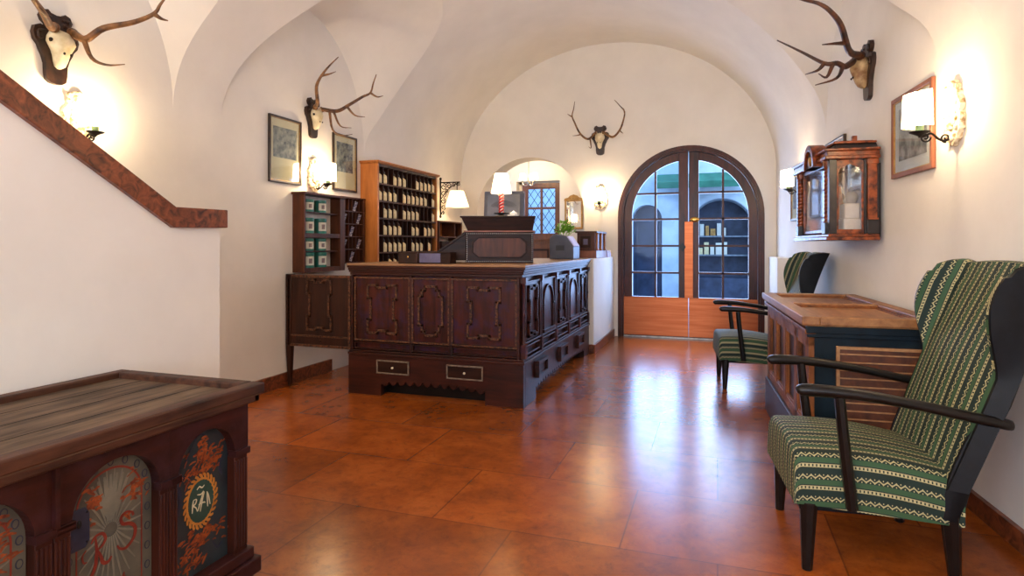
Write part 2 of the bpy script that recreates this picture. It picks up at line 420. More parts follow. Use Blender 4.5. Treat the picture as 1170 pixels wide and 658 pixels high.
def fabric():
    t = NT('green_striped_brocade')
    uvn = t.n('ShaderNodeUVMap'); sp = t.n('ShaderNodeSeparateXYZ'); t.l(uvn.outputs[0], sp.inputs[0])
    u = t.math('FRACT', t.math('MULTIPLY', t.math('ADD', sp.outputs[0], 10.0), 1 / 0.080)); v = sp.outputs[1]
    def band(c, hw): return t.math('LESS_THAN', t.math('ABSOLUTE', t.math('SUBTRACT', u, c)), hw)
    wv = t.math('MULTIPLY', t.math('SINE', t.math('MULTIPLY', v, 2*math.pi/0.028)), 0.052)
    d = t.math('ABSOLUTE', t.math('SUBTRACT', t.math('SUBTRACT', u, 0.25), wv)); scroll = t.math('LESS_THAN', d, 0.034)
    # small curls hung on the scroll
    fv = t.math('FRACT', t.math('MULTIPLY', v, 2/0.028)); dv = t.math('MULTIPLY', t.math('SUBTRACT', fv, 0.5), 0.23)
    du = t.math('ABSOLUTE', t.math('SUBTRACT', t.math('ABSOLUTE', t.math('SUBTRACT', u, 0.25)), 0.085))
    rad = t.math('SQRT', t.math('ADD', t.math('MULTIPLY', dv, dv), t.math('MULTIPLY', du, du)))
    curl = t.math('LESS_THAN', rad, 0.034)
    ln = t.math('GREATER_THAN', t.math('SINE', t.math('MULTIPLY', v, 2*math.pi/0.013)), -0.35)
    lace = t.math('MULTIPLY', band(0.75, 0.085), t.math('MAXIMUM', ln, t.math('GREATER_THAN', t.math('ABSOLUTE', t.math('SUBTRACT', u, 0.75)), 0.055)))
    mask = t.math('MAXIMUM', t.math('MAXIMUM', scroll, curl), lace)
    side = t.math('LESS_THAN', t.math('ABSOLUTE', t.math('SUBTRACT', u, 0.5)), 0.115)
    weave = t.noise(t.coord('Object'), 240, 2)
    base = t.mix(lin((8, 36, 28)), lin((48, 82, 50)), side)
    base = t.mix(base, (0.6, 0.6, 0.6, 1), t.math('MULTIPLY', weave, 0.5), 'MULTIPLY')
    c = t.mix(base, lin((178, 168, 122)), t.math('MULTIPLY', mask, 0.92))
    t.l(c, t.b.inputs['Base Color']); t.set(Roughness=0.75)
    t.bump(t.math('ADD', t.math('MULTIPLY', weave, 0.5), t.math('MULTIPLY', mask, 0.4)), 0.2, 0.002)
    return t.m
MAT['fabric'] = fabric()
# ------------------------------------------------------------------ room shell
YB, YE = -2.6, 8.0
Z0, BV, RISE = 2.12, 1.76, 1.2
PHI_A = R(60); UA = 1.1
phis = [PHI_A * (1 - (1 - i / 40) ** 1.6) for i in range(41)]
phis2 = [PHI_A + (R(90) - PHI_A) * i / 14 for i in range(15)]
def u_of(phi): return (1 - math.cos(phi)) * 2.2
def vault_pt(side, phi, Y):
    a = (xR(Y) - XL) / 2; un = 1 - math.cos(phi)
    X = XL + un * a if side == 'L' else xR(Y) - un * a
    return (X, Y, Z0 + BV * math.sin(phi))
def groin(pts):
    P = catmull([(u, y, 0) for u, y in pts], 10); us = [p.x for p in P]; ys = [p.y for p in P]
    for i in range(1, len(us)): us[i] = max(us[i], us[i-1] + 1e-6)
    return lambda u: float(np.interp(u, us, ys))
LUN = {
 'L': [dict(w=(0.9, 3.14), near=[(0,.9),(.2,1.15),(.5,1.4),(.9,1.7),(1.1,2.1)], far=[(0,3.14),(.23,3.30),(.5,3.30),(.85,3.0),(1.1,2.1)]),
       dict(w=(3.56, 5.48), near=[(0,3.56),(.17,3.83),(.38,4.08),(.7,4.35),(1.1,4.8)], far=[(0,5.48),(.1,5.72),(.3,5.84),(.6,5.80),(.9,5.5),(1.1,4.8)])],
 'R': [dict(w=(0.9, 3.18), near=[(0,.9),(.2,1.15),(.5,1.4),(.9,1.7),(1.1,2.1)], far=[(0,3.18),(.04,3.38),(.2,3.5),(.5,3.42),(.85,3.1),(1.1,2.1)]),
       dict(w=(3.64, 5.75), near=[(0,3.64),(.1,4.05),(.3,4.3),(.7,4.55),(1.1,4.95)], far=[(0,5.75),(.2,6.0),(.5,6.03),(.85,5.92),(1.0,5.65),(1.1,4.95)])]}
vm = MB(); wall_top = {'L': [], 'R': []}
for S in 'LR':
    Ls = LUN[S]
    for d in Ls: d['n'] = groin(d['near']); d['f'] = groin(d['far'])
    # barrel strips
    rows = []
    for ph in phis:
        u = u_of(ph); e = [YB, Ls[0]['n'](u), Ls[0]['f'](u), Ls[1]['n'](u), Ls[1]['f'](u), YE]
        if ph == phis[-1]: e[1] = e[2] = (e[1] + e[2]) / 2; e[3] = e[4] = (e[3] + e[4]) / 2
        rows.append(e)
    K = 10
    for k in (0, 2, 4):
        vs = []; fs = []
        for ph, e in zip(phis, rows):
            for j in range(K + 1): vs.append(vault_pt(S, ph, e[k] + (e[k+1] - e[k]) * j / K))
        for i in range(len(phis) - 1):
            for j in range(K): fs.append((i*(K+1)+j, i*(K+1)+j+1, (i+1)*(K+1)+j+1, (i+1)*(K+1)+j))
        vm.add(vs, fs)
    vs = []; fs = []
    for ph in phis2:
        for j in range(31): vs.append(vault_pt(S, ph, YB + (YE - YB) * j / 30))
    for i in range(len(phis2) - 1):
        for j in range(30): fs.append((i*31+j, i*31+j+1, (i+1)*31+j+1, (i+1)*31+j))
    vm.add(vs, fs)
    # cells
    tops = [(YB, Z0)]
    for li, d in enumerate(Ls):
        ya, yb = d['w']; yc, hw = (ya + yb) / 2, (yb - ya) / 2
        seq = []
        for i, ph in enumerate(phis):
            fr = math.sin(ph) / math.sin(PHI_A); off = hw * math.sqrt(max(0, 1 - fr * fr))
            seq.append((ph, rows[i][1 + 2*li], yc - off, Z0 + RISE * fr))
        far = []
        for i, ph in enumerate(phis):
            fr = math.sin(ph) / math.sin(PHI_A); off = hw * math.sqrt(max(0, 1 - fr * fr))
            far.append((ph, rows[i][2 + 2*li], yc + off, Z0 + RISE * fr))
        full = seq + far[::-1][1:]
        vs = []; fs = []; M = 8
        for ph, yg, yw, zw in full:
            g = Vector(vault_pt(S, ph, yg)); w = Vector((XL if S == 'L' else xR(yw), yw, zw)); tops.append((yw, zw))
            for j in range(M + 1):
                p = w.lerp(g, j / M); p.z += 0.06 * math.sin(math.pi * j / M) * math.sin(ph); vs.append(tuple(p))
        for i in range(len(full) - 1):
            for j in range(M): fs.append((i*(M+1)+j, i*(M+1)+j+1, (i+1)*(M+1)+j+1, (i+1)*(M+1)+j))
        vm.add(vs, fs)
    tops.append((YE, Z0)); wall_top[S] = tops
ceil = struct(vm.build('ceiling', MAT['plaster'], angle=24))

for S, nm in (('L', 'wall_left'), ('R', 'wall_right')):
    m = MB(); T = wall_top[S]
    for (ya, za), (yb, zb) in zip(T[:-1], T[1:]):
        xa, xb = (XL, XL) if S == 'L' else (xR(ya), xR(yb))
        if yb - ya > 1e-5: m.add([(xa, ya, 0), (xb, yb, 0), (xb, yb, zb), (xa, ya, za)], [(0,1,2,3)])
    struct(m.build(nm, MAT['plaster'], smooth=False))

def holed_wall(Y, xs_top, zs_top, holes):
    """wall across the room with openings; a hole is (x0, x1, base z, top function)"""
    xs = set(xs_top)
    for x0, x1, zb, tf in holes:
        for i in range(33): xs.add(x0 + (x1 - x0) * (0.5 - 0.5 * math.cos(math.pi * i / 32)))
    xs = sorted(xs); m = MB(); top = lambda x: float(np.interp(x, xs_top, zs_top))
    for a, b in zip(xs[:-1], xs[1:]):
        if b - a < 1e-7: continue
        mid = (a + b) / 2; h = [q for q in holes if q[0] < mid < q[1]]
        if h:
            x0, x1, zb, tf = h[0]
            m.add([(a, Y, tf(a)), (b, Y, tf(b)), (b, Y, top(b)), (a, Y, top(a))], [(0,1,2,3)])
            if zb > 0: m.add([(a, Y, 0), (b, Y, 0), (b, Y, zb), (a, Y, zb)], [(0,1,2,3)])
        else: m.add([(a, Y, 0), (b, Y, 0), (b, Y, top(b)), (a, Y, top(a))], [(0,1,2,3)])
    return m
def arch_outline(xc, r, spring, base=0.0, n=40, rz=None):
    rz = rz or r
    return [(xc - r, base)] + [(xc - r * math.cos(math.pi * i / n), spring + rz * math.sin(math.pi * i / n)) for i in range(n + 1)] + [(xc + r, base)]
def reveal(m, outline, y0, y1):
    for (a, za), (b, zb) in zip(outline[:-1], outline[1:]):
        m.add([(a, y0, za), (b, y0, zb), (b, y1, zb), (a, y1, za)], [(0,1,2,3)])
DX, DR, DS = -0.35, 0.895, 1.575            # arched street door
PX, PR, PS = -2.475, 0.775, 1.64            # arched passage
ex = [vault_pt('L', p, YE) for p in phis + phis2[1:]] + [vault_pt('R', p, YE) for p in (phis + phis2[1:])[::-1][1:]]
arch_f = lambda xc, r, s: (lambda x: s + math.sqrt(max(0, r*r - (x - xc) ** 2)))
m = holed_wall(YE, [p[0] for p in ex], [p[2] for p in ex],
    [(DX - DR, DX + DR, 0, arch_f(DX, DR, DS)), (PX - PR, PX + PR, 0, arch_f(PX, PR, PS))])
reveal(m, arch_outline(PX, PR, PS), YE, YE + 0.35)
reveal(m, arch_outline(DX, DR, DS), YE, YE + 0.3)
struct(m.build('wall_back', MAT['plaster'], smooth=False))
bx = [vault_pt('L', p, YB) for p in phis + phis2[1:]] + [vault_pt('R', p, YB) for p in (phis + phis2[1:])[::-1][1:]]
WH = [(-2.5, -1.1, 0.75, lambda x: 2.6), (-0.5, 0.9, 0.75, lambda x: 2.6)]  # unseen windows, added to let fill light into the room
m = holed_wall(YB, [p[0] for p in bx], [p[2] for p in bx], WH)
struct(m.build('wall_front', MAT['plaster'], smooth=False))
for i, (x0, x1, zb, tf) in enumerate(WH):
    f = MB().frame(x0, x1, zb, 2.6, 0.07, YB - 0.06, YB)
    xm = (x0 + x1) / 2
    f.box(xm - 0.03, xm + 0.03, YB - 0.05, YB - 0.01, zb, 2.6)
    for k in (1, 2): f.box(x0, x1, YB - 0.045, YB - 0.015, zb + k*0.62 - 0.02, zb + k*0.62 + 0.02)
    o = struct(f.build('window_%d' % (i + 2), MAT['wood_door'], smooth=False))
    MB().box(x0, x1, YB - 0.032, YB - 0.028, zb, 2.6).build('pane', MAT['glass'], o, smooth=False)

struct(MB().add([(-4.2, YB, 0), (1.8, YB, 0), (1.8, YE + 0.3, 0), (-4.2, YE + 0.3, 0)], [(0,1,2,3)]).build('floor', MAT['floor'], smooth=False))

# baseboards of red marble
MB().box(XL, XL + 0.022, 2.0, 4.9, 0, 0.115)
struct(MB().box(XL, XL + 0.022, 2.0, 4.9, 0, 0.115).build('baseboard_left', MAT['marble'], bevel=0.003))
m = MB()
ya, yb = YB, YE
m.add([(xR(ya), ya, 0), (xR(yb), yb, 0), (xR(yb) - .022, yb, 0), (xR(ya) - .022, ya, 0), (xR(ya), ya, .085), (xR(yb), yb, .085), (xR(yb) - .022, yb, .085), (xR(ya) - .022, ya, .085)],
      [(0,1,2,3),(4,5,6,7),(2,3,7,6),(0,1,5,4),(0,3,7,4),(1,2,6,5)])
struct(m.build('baseboard_right', MAT['marble'], smooth=False))

# stair parapet with its marble coping, and the steps behind it
def cz(Y): return 1.37 if Y >= 2.06 else 1.37 + (2.06 - Y) * 0.603
par = [(-0.4, 0), (2.33, 0), (2.33, 1.285), (2.06, 1.285), (-0.4, cz(-0.4) - 0.1)]
struct(MB().prism(par, 'yz', -2.3, -2.42).build('wall_stair', MAT['plaster'], smooth=False))
cope = [(2.357, 1.285), (2.357, 1.372), (2.06, 1.37), (-0.4, cz(-0.4)), (-0.4, cz(-0.4) - 0.105), (2.05, 1.278)]
struct(MB().prism(cope, 'yz', -2.275, -2.445).build('trim_1', MAT['marble'], smooth=False, bevel=0.004))
m = MB()
for k in range(10): m.box(XL, -2.42, -0.5 - 0.0, 2.2 - k * 0.28, k * 0.17, (k + 1) * 0.17)
struct(m.build('floor_stairs', MAT['marble'], smooth=False))
struct(MB().box(-1.72, -1.3, 6.62, YE, 0, 1.05).build('wall_low', MAT['plaster'], bevel=0.012))
struct(MB().box(-1.3, -1.28, 6.62, YE - 0.06, 0, 0.1).box(-1.36, -1.28, 6.6, 6.62, 0, 0.1).build('baseboard_low', MAT['marble'], bevel=0.003))

# little room behind the arched passage
RX0, RX1, RY = -4.2, -0.98, 9.6
m = MB()
m.add([(RX0, YE, 0), (RX0, RY, 0), (RX0, RY, 2.8), (RX0, YE, 2.8)], [(0,1,2,3)])
m.add([(RX1 - 0.6, YE + .35, 0), (RX1 - 0.6, RY, 0), (RX1 - 0.6, RY, 2.8), (RX1 - 0.6, YE + .35, 2.8)], [(0,1,2,3)])
m.add([(RX1 - 0.6, YE + .35, 0), (RX1 - 0.6, YE, 0), (RX1 - 0.6, YE, 2.8), (RX1 - 0.6, YE + .35, 2.8)], [(0,1,2,3)])
RX1 = RX1 - 0.6
m.add([(RX0, YE, 2.8), (RX1, YE, 2.8), (RX1, RY, 2.8), (RX0, RY, 2.8)], [(0,1,2,3)])
hx0, hx1, hz0, hz1 = -3.19, -2.445, 1.28, 2.26
for a, b, c, d in ((RX0, hx0, 0, 2.8), (hx1, RX1, 0, 2.8), (hx0, hx1, 0, hz0), (hx0, hx1, hz1, 2.8)):
    m.add([(a, RY, c), (b, RY, c), (b, RY, d), (a, RY, d)], [(0,1,2,3)])
reveal(m, [(hx0, hz0), (hx0, hz1), (hx1, hz1), (hx1, hz0), (hx0, hz0)], RY, RY + 0.2)
for a, b, c, d in ((hx0, -3.11, hz0, hz1), (-2.47, hx1, hz0, hz1), (hx0, hx1, hz0, 1.31), (hx0, hx1, 2.225, hz1)):
    m.add([(a, RY + .165, c), (b, RY + .165, c), (b, RY + .165, d), (a, RY + .165, d)], [(0,1,2,3)])
struct(m.build('wall_recess', MAT['plaster'], smooth=False))
struct(MB().prism([(.628, 7.3), (xR(7.3), 7.3), (xR(8.0), 8.0), (.59, 8.0)], 'xy', 0, 1.06).build('wall_stub', MAT['plaster'], bevel=.01))
struct(MB().add([(RX0, YE + .3, -.001), (RX1, YE + .3, -.001), (RX1, RY, -.001), (RX0, RY, -.001)], [(0,1,2,3)]).build('floor_recess', MAT['floor'], smooth=False))
# leaded window in that room
wx0, wx1, wz0, wz1 = -3.12, -2.46, 1.30, 2.235
wy = RY + 0.14
wf = struct(MB().frame(wx0, wx1, wz0, wz1, 0.075, wy - 0.03, wy + 0.03).frame(wx0 + .075, wx1 - .075, wz0 + .075, wz1 - .075, 0.02, wy - 0.02, wy + 0.02)
    .box((wx0+wx1)/2 - .018, (wx0+wx1)/2 + .018, wy - .025, wy + .02, wz0, wz1).box(wx0, wx1, wy - .024, wy + .02, 1.80, 1.835)
    .build('window_1', MAT['wood_window'], smooth=False, bevel=0.004))
m = MB()
gx0, gx1, gz0, gz1 = wx0 + .09, wx1 - .09, wz0 + .09, wz1 - .09
def clip_line(x0, z0, dx, dz):
    ts = []
    t0, t1 = -9, 9
    for p, d, lo, hi in ((x0, dx, gx0, gx1), (z0, dz, gz0, gz1)):
        a, b = (lo - p) / d, (hi - p) / d
        t0, t1 = max(t0, min(a, b)), min(t1, max(a, b))
    return (t0, t1) if t1 > t0 + 0.01 else None
for k in range(-8, 9):
    for sg in (1, -1):
        q = clip_line((gx0+gx1)/2 + k*0.128, (gz0+gz1)/2, 0.13*sg, 0.19)
        if q:
            a, b = q; m.bar(((gx0+gx1)/2 + k*.128 + .13*sg*a, wy - .004, (gz0+gz1)/2 + .19*a), ((gx0+gx1)/2 + k*.128 + .13*sg*b, wy - .004, (gz0+gz1)/2 + .19*b), .008, .008)
m.build('lead_lattice', MAT['iron'], wf, smooth=False)
MB().box(gx0, gx1, wy, wy + .004, gz0, gz1).build('pane', MAT['glass'], wf, smooth=False)

# ------------------------------------------------------------------ arched double door to the street
dy = YE + 0.02
door = struct(MB().ring(arch_outline(DX, DR, DS), arch_outline(DX, DR - .075, DS), 'xz', dy - .03, dy + .09)
    .ring(arch_outline(DX, DR - .015, DS), arch_outline(DX, DR - .05, DS), 'xz', dy - .045, dy - .028).build('door_1', MAT['wood_door'], angle=30))
def door_leaf(sg):
    """one leaf: outer arch segment, meeting stile, rails and glazing bars"""
    m = MB(); r0, r1 = DR - .078, 0.712
    xi0, xi1 = 0.004, 0.124                 # meeting stile, measured from the centre line
    zt = lambda x, r: DS + math.sqrt(max(0, r*r - x*x))
    n = 26
    # arch band
    A = [(math.acos(xi1 / r1)) * i / n for i in range(n + 1)]
    inner = [(r1 * math.cos(a), DS + r1 * math.sin(a)) for a in A]
    A2 = [(math.acos(xi1 / r0)) * i / n for i in range(n + 1)]
    outer = [(r0 * math.cos(a), DS + r0 * math.sin(a)) for a in A2]
    y0, y1 = dy + 0.0, dy + 0.05
    fx = lambda p: [(DX + sg * a, b) for a, b in p]
    poly = [(r1, .02)] + inner + outer[::-1] + [(r0, .02)]
    m.prism(fx(poly), 'xz', y0, y1)
    st = [(xi0, .02), (xi1, .02), (xi1, zt(xi1, r0))] + [(xi1 + (xi0 - xi1) * i / 8, zt(xi1 + (xi0 - xi1) * i / 8, r0)) for i in range(1, 9)]
    m.prism(fx(st), 'xz', y0, y1)
    m.prism(fx([(xi1, .02), (r1, .02), (r1, .53), (xi1, .53)]), 'xz', y0, y1)
    mx = 0.414                               # upright glazing bar
    bars = MB()
    bars.prism(fx([(mx - .013, .53), (mx + .013, .53), (mx + .013, zt(mx, r1)), (mx - .013, zt(mx, r1))]), 'xz', y0 + .008, y1 - .008)
    for z in (0.843, 1.19, 1.534, 1.868):
        xe = r1 if z < DS else math.sqrt(r1*r1 - (z - DS) ** 2)
        bars.prism(fx([(xi1, z - .013), (xe, z - .013), (xe, z + .013), (xi1, z + .013)]), 'xz', y0 + .008, y1 - .008)
    lf = m.build('door_leaf', MAT['wood_door'], door, angle=30, bevel=0.003)
    bars.build('glazing_bars', MAT['wood_door'], lf, smooth=False)
    gp = [(xi1, .53)] + [(r1, .53)] + inner
    MB().prism(fx(gp), 'xz', y0 + .022, y0 + .026).build('pane', MAT['glass'], lf, smooth=False)
    sub(MB().prism(fx([(.004, .03), (.83, .03), (.83, .525), (.004, .525)]), 'xz', y0 - .004, y0 - .0005).build('kick_plate', MAT['copper'], lf, smooth=False), 'copper kick plate')
    return lf
LL = door_leaf(-1); LR = door_leaf(1)
sub(MB().box(DX - .05, DX + .055, dy - .012, dy - .001, .525, 1.50).build('push_plate', MAT['copper'], LL, bevel=.003), 'upright copper strip')
sub(MB().ell((DX + .075, dy - .012, 1.525), (.055, .012, .034)).build('lock_plate', MAT['brass'], LR), 'oval brass lock plate')
sub(MB().lathe([(.006,0),(.012,.01),(.012,.03),(.034,.042),(.038,.06),(.026,.074),(.002,.078)], n=20).build('door_knob', MAT['brass'], LR), 'brass knob')
k = LR.children[-1]; k.rotation_euler = (R(90), 0, 0); k.location = (DX + .075, dy, 1.175)
sub(MB().prism([(DX - .075, 1.115), (DX - .03, 1.175), (DX - .075, 1.235), (DX - .12, 1.175)], 'xz', dy - .014, dy).build('knob_plate', MAT['black_wood'], LL, bevel=.003), 'dark diamond plate')
sub(MB().box(DX - DR + .06, DX + DR - .06, dy - .015, dy + .06, 0.0, .02).build('threshold', MAT['steel'], door, bevel=.003), 'metal threshold')

# ------------------------------------------------------------------ the street outside
FY = 12.5
struct(MB().add([(-14, YE + .3, -.02), (14, YE + .3, -.02), (14, 20, -.02), (-14, 20, -.02)], [(0,1,2,3)]).build('street_pavement', MAT['street_stone'], smooth=False))
m = holed_wall(FY, [-7, 7], [4.3, 4.3], [(-1.66, -1.06, 0, arch_f(-1.36, .30, 1.72)), (-0.52, 0.66, 0, arch_f(.07, .59, 1.52))])
reveal(m, arch_outline(-1.36, .30, 1.72), FY, FY + .25); reveal(m, arch_outline(.07, .59, 1.52), FY, FY + .6)
m.prism([(x, z) for x, z in arch_outline(.07, .70, 1.52)][1:-1] + [(.07 + .60 * math.cos(math.pi * i / 30), 1.52 + .60 * math.sin(math.pi * i / 30)) for i in range(31)], 'xz', FY - .04, FY)
struct(m.build('street_wall', MAT['street_wall'], smooth=False))
sh = struct(MB().box(-1.7, -1.0, FY + .25, FY + .28, 0, 2.1).build('street_door', MAT['street_dark'], smooth=False))
MB().frame(-1.6, -1.12, .1, 1.0, .03, FY + .235, FY + .25).frame(-1.6, -1.12, 1.1, 1.7, .03, FY + .235, FY + .25).build('panel_moulding', MAT['street_dark'], sh, smooth=False)
aw = tag(MB().prism([(FY-.01, 2.62), (FY - .45, 2.42), (FY - .45, 2.30), (FY - .44, 2.30), (FY - .44, 2.41), (FY-.01, 2.60)], 'yz', -1.15, 0.45).build('street_awning', MAT['awning'], smooth=False),
    'green awning across the house front beyond the glass door', 'awning')
sw = thing('shop_window', 'recessed shop window under the round arch across the street', 'shop window', (.07, FY + .6, 0))
MB().box(-.62, .62, 0, .03, 0, 2.15).box(-.62, .62, -.5, 0, 0, .55).build('back_panel', MAT['street_dark'], sw, smooth=False)
MB().box(-.62, .62, -.25, 0, .98, 1.01).box(-.62, .62, -.25, 0, 1.36, 1.39).build('shelf', MAT['street_stone'], sw, smooth=False)
random.seed(4)
for z in (1.01, 1.39):
    x = -.56
    while x < .1:
        w = random.uniform(.06, .13); h = random.uniform(.12, .26)
        sb = MB().box(x, x + w, -.16, -.06, z, z + h).box(x + w*.1, x + w*.9, -.165, -.16, z + h*.25, z + h*.7)
        o = sb.build('goods_box', random.choice([MAT['fob'], MAT['frame_red'], MAT['paper_white'], MAT['frame_gold']]), None, smooth=False)
        o.location = (.07, FY + .6, 0); tag(o, 'small carton on the %s shelf of the shop window across the street' % ('lower' if z < 1.2 else 'upper'), 'box', 'cartons on the %s shop shelf' % ('lower' if z < 1.2 else 'upper'))
        x += w + .03
# ------------------------------------------------------------------ wall lights
def spiral(c, r, turns, a0, plane='yz', n=22, sgn=1):
    pts = []
    for i in range(n + 1):
        t = i / n; a = a0 + sgn * turns * 2 * math.pi * t; q = r * (1 - 0.8 * t)
        pts.append((0, c[0] + q * math.cos(a), c[1] + q * math.sin(a)))
    return pts
def sconce(wall, along, z, label, watts=SCONCE_W, turn=0.0):
    t = wall_thing('wall_sconce', label, 'wall lamp', wall, along, z, 'carved wall sconces')
    out = [(0,.155),(.016,.15),(.022,.135),(.032,.128),(.03,.105),(.04,.09),(.034,.072),(.05,.05),(.058,.02),(.05,-.005),(.06,-.03),(.054,-.06),(.056,-.09),(.04,-.112),(.038,-.132),(.02,-.145),(.012,-.16),(0,-.163)]
    out = [(x*1.5, zz) for x, zz in out]
    poly = out + [(-x, zz) for x, zz in out[-2:0:-1]]
    m = MB().prism(poly, 'xz', -.026, 0)
    random.seed(11)
    m.ell((0, -.026, .10), (.034, .020, .034)).ell((0, -.024, .138), (.03, .016, .014)).ell((0, -.026, -.02), (.052, .020, .07)).ell((0, -.024, -.12), (.022, .012, .025))
    for k in range(34):
        zz = random.uniform(-.13, .13); x = random.uniform(.015, .066) * random.choice((-1, 1))
        m.ell((x, -.026, zz), (random.uniform(.008,.017), .013, random.uniform(.008,.02)), 8, 6)
    m.build('carved_plaque', MAT['cream_carved'], t, bevel=.003)
    a = MB()
    a.sweep([(0,-.02,-.118),(0,-.05,-.135),(0,-.08,-.125),(0,-.11,-.098),(0,-.14,-.112),(0,-.165,-.112)], .0055, n=8, up=(1,0,0), smooth=5)
    a.sweep(spiral((-.048, -.122), .022, 1.3, R(-90), sgn=-1), .0045, n=6, up=(1,0,0))
    a.sweep(spiral((-.135, -.116), .024, 1.4, R(0), sgn=-1), .0045, n=6, up=(1,0,0))
    a.build('iron_arm', MAT['iron'], t)
    MB().lathe([(.004,-.112),(.016,-.104),(.042,-.092),(.046,-.088),(.02,-.09),(.012,-.084)], (0,-.16,0), 20).build('drip_dish', MAT['iron'], t)
    MB().lathe([(.017,-.092),(.018,-.03),(.012,-.026)], (0,-.16,0), 18).build('candle_sleeve', MAT['candle'], t)
    sh = MB(); n = 26; vs = []; fs = []
    for i in range(n + 1):
        ang = R(-118) + R(236) * i / n
        dx, dyy = math.sin(ang), -math.cos(ang); scal = .004 * abs(math.sin(i * 1.9))
        lift = .016 * (abs(ang) / R(118)) ** 2
        for j in range(7):
            f = j / 6; r = .068 + .006 * (1 - f)
            z0 = -.064 - (scal if j == 0 else 0); z1 = .088 + lift + (scal if j == 6 else 0)
            vs.append((r * dx, -.16 + r * dyy, z0 + (z1 - z0) * f))
    for i in range(n):
        for j in range(6): fs.append((i*7+j, (i+1)*7+j, (i+1)*7+j+1, i*7+j+1))
    sh.add(vs, fs); s = sh.build('lamp_shade', MAT['shade_wall'], t)
    MB().lathe([(.004,-.03),(.011,-.01),(.013,.012),(.008,.034),(.001,.044)], (0,-.16,0), 14).build('bulb', MAT['bulb'], t)
    point_light('sconce_glow', (0, -.150, .03), watts, radius=.02, parent=t)
    return t
t = NT('warm_bulb'); t.b.inputs['Emission Color'].default_value = (1.0, .78, .5, 1); t.b.inputs['Emission Strength'].default_value = 8.0
t.b.inputs['Base Color'].default_value = (1, .9, .7, 1); MAT['bulb'] = t.m
sconce('right', 3.43, 1.838, 'carved cream wall sconce with parchment shade directly above the green wing chair and slatted chest')
sconce('right', 6.47, 1.835, 'small far wall sconce between slim frames beyond the hanging glass cabinet')
sconce('left', 4.64, 1.845, 'glowing sconce between two framed engravings above the tin shelf')
sconce('left', 2.48, 1.93, 'sconce half hidden behind the sloping red marble stair coping')
sconce('back', -1.468, 1.84, 'lit sconce below the antlers on the end wall beside the arched door')

# wrought iron bracket lamp
t = wall_thing('bracket_lamp', 'scrolled black iron bracket lamp with cream shade beside the key rack', 'wall lamp', 'left', 7.3, 1.83)
m = MB()
m.bar((0,-.012,-.24), (0,-.012,.24), .016, .012); m.bar((0,-.01,.20), (0,-.29,.20), .012, .014)
for c, r, tn, a0, sg in (((-.055,.145),.045,1.4,90,1), ((-.055,.05),.045,1.4,-90,-1), ((-.05,-.045),.04,1.4,90,1), ((-.05,-.13),.035,1.4,-90,-1), ((-.04,-.205),.026,1.4,90,1),
                         ((-.13,.155),.042,1.4,0,1), ((-.205,.165),.033,1.4,180,-1), ((-.27,.175),.028,1.5,90,-1), ((-.10,.085),.026,1.3,30,1)):
    m.sweep(spiral(c, r, tn, R(a0), sgn=sg), .0055, n=6, up=(1,0,0))
m.sweep([(0,-.015,-.02),(0,-.08,.06),(0,-.15,.13),(0,-.27,.195)], .006, n=6, up=(1,0,0), smooth=5)
m.ell((0,-.012,.25), (.016,.016,.02)); m.ell((0,-.012,-.25), (.014,.014,.02))
m.build('iron_bracket', MAT['iron'], t)
MB().cyl((0,-.25,.20), (0,-.25,.02), .006).build('hanging_rod', MAT['iron'], t)
def pleated(r0, z0, r1, z1, c, n=64, depth=.02):
    m = MB(); vs = []; fs = []
    for j in range(5):
        f = j / 4
        for i in range(n):
            r = (r0 + (r1 - r0) * f) * (1 + (depth if i % 2 else 0)); a = 2*math.pi*i/n
            vs.append((c[0] + r*math.cos(a), c[1] + r*math.sin(a), z0 + (z1 - z0) * f))
    for j in range(4):
        for i in range(n): fs.append((j*n+i, j*n+(i+1) % n, (j+1)*n+(i+1) % n, (j+1)*n+i))
    return m.add(vs, fs)
pleated(.155, -.13, .085, .085, (0,-.25)).build('lamp_shade', MAT['shade_soft'], t, angle=20)
MB().lathe([(.004,-.05),(.02,-.03),(.024,0),(.012,.03)], (0,-.25,0), 14).build('bulb', MAT['bulb'], t)
point_light('bracket_glow', (0, -.25, -.04), 3.5, radius=.03, parent=t)

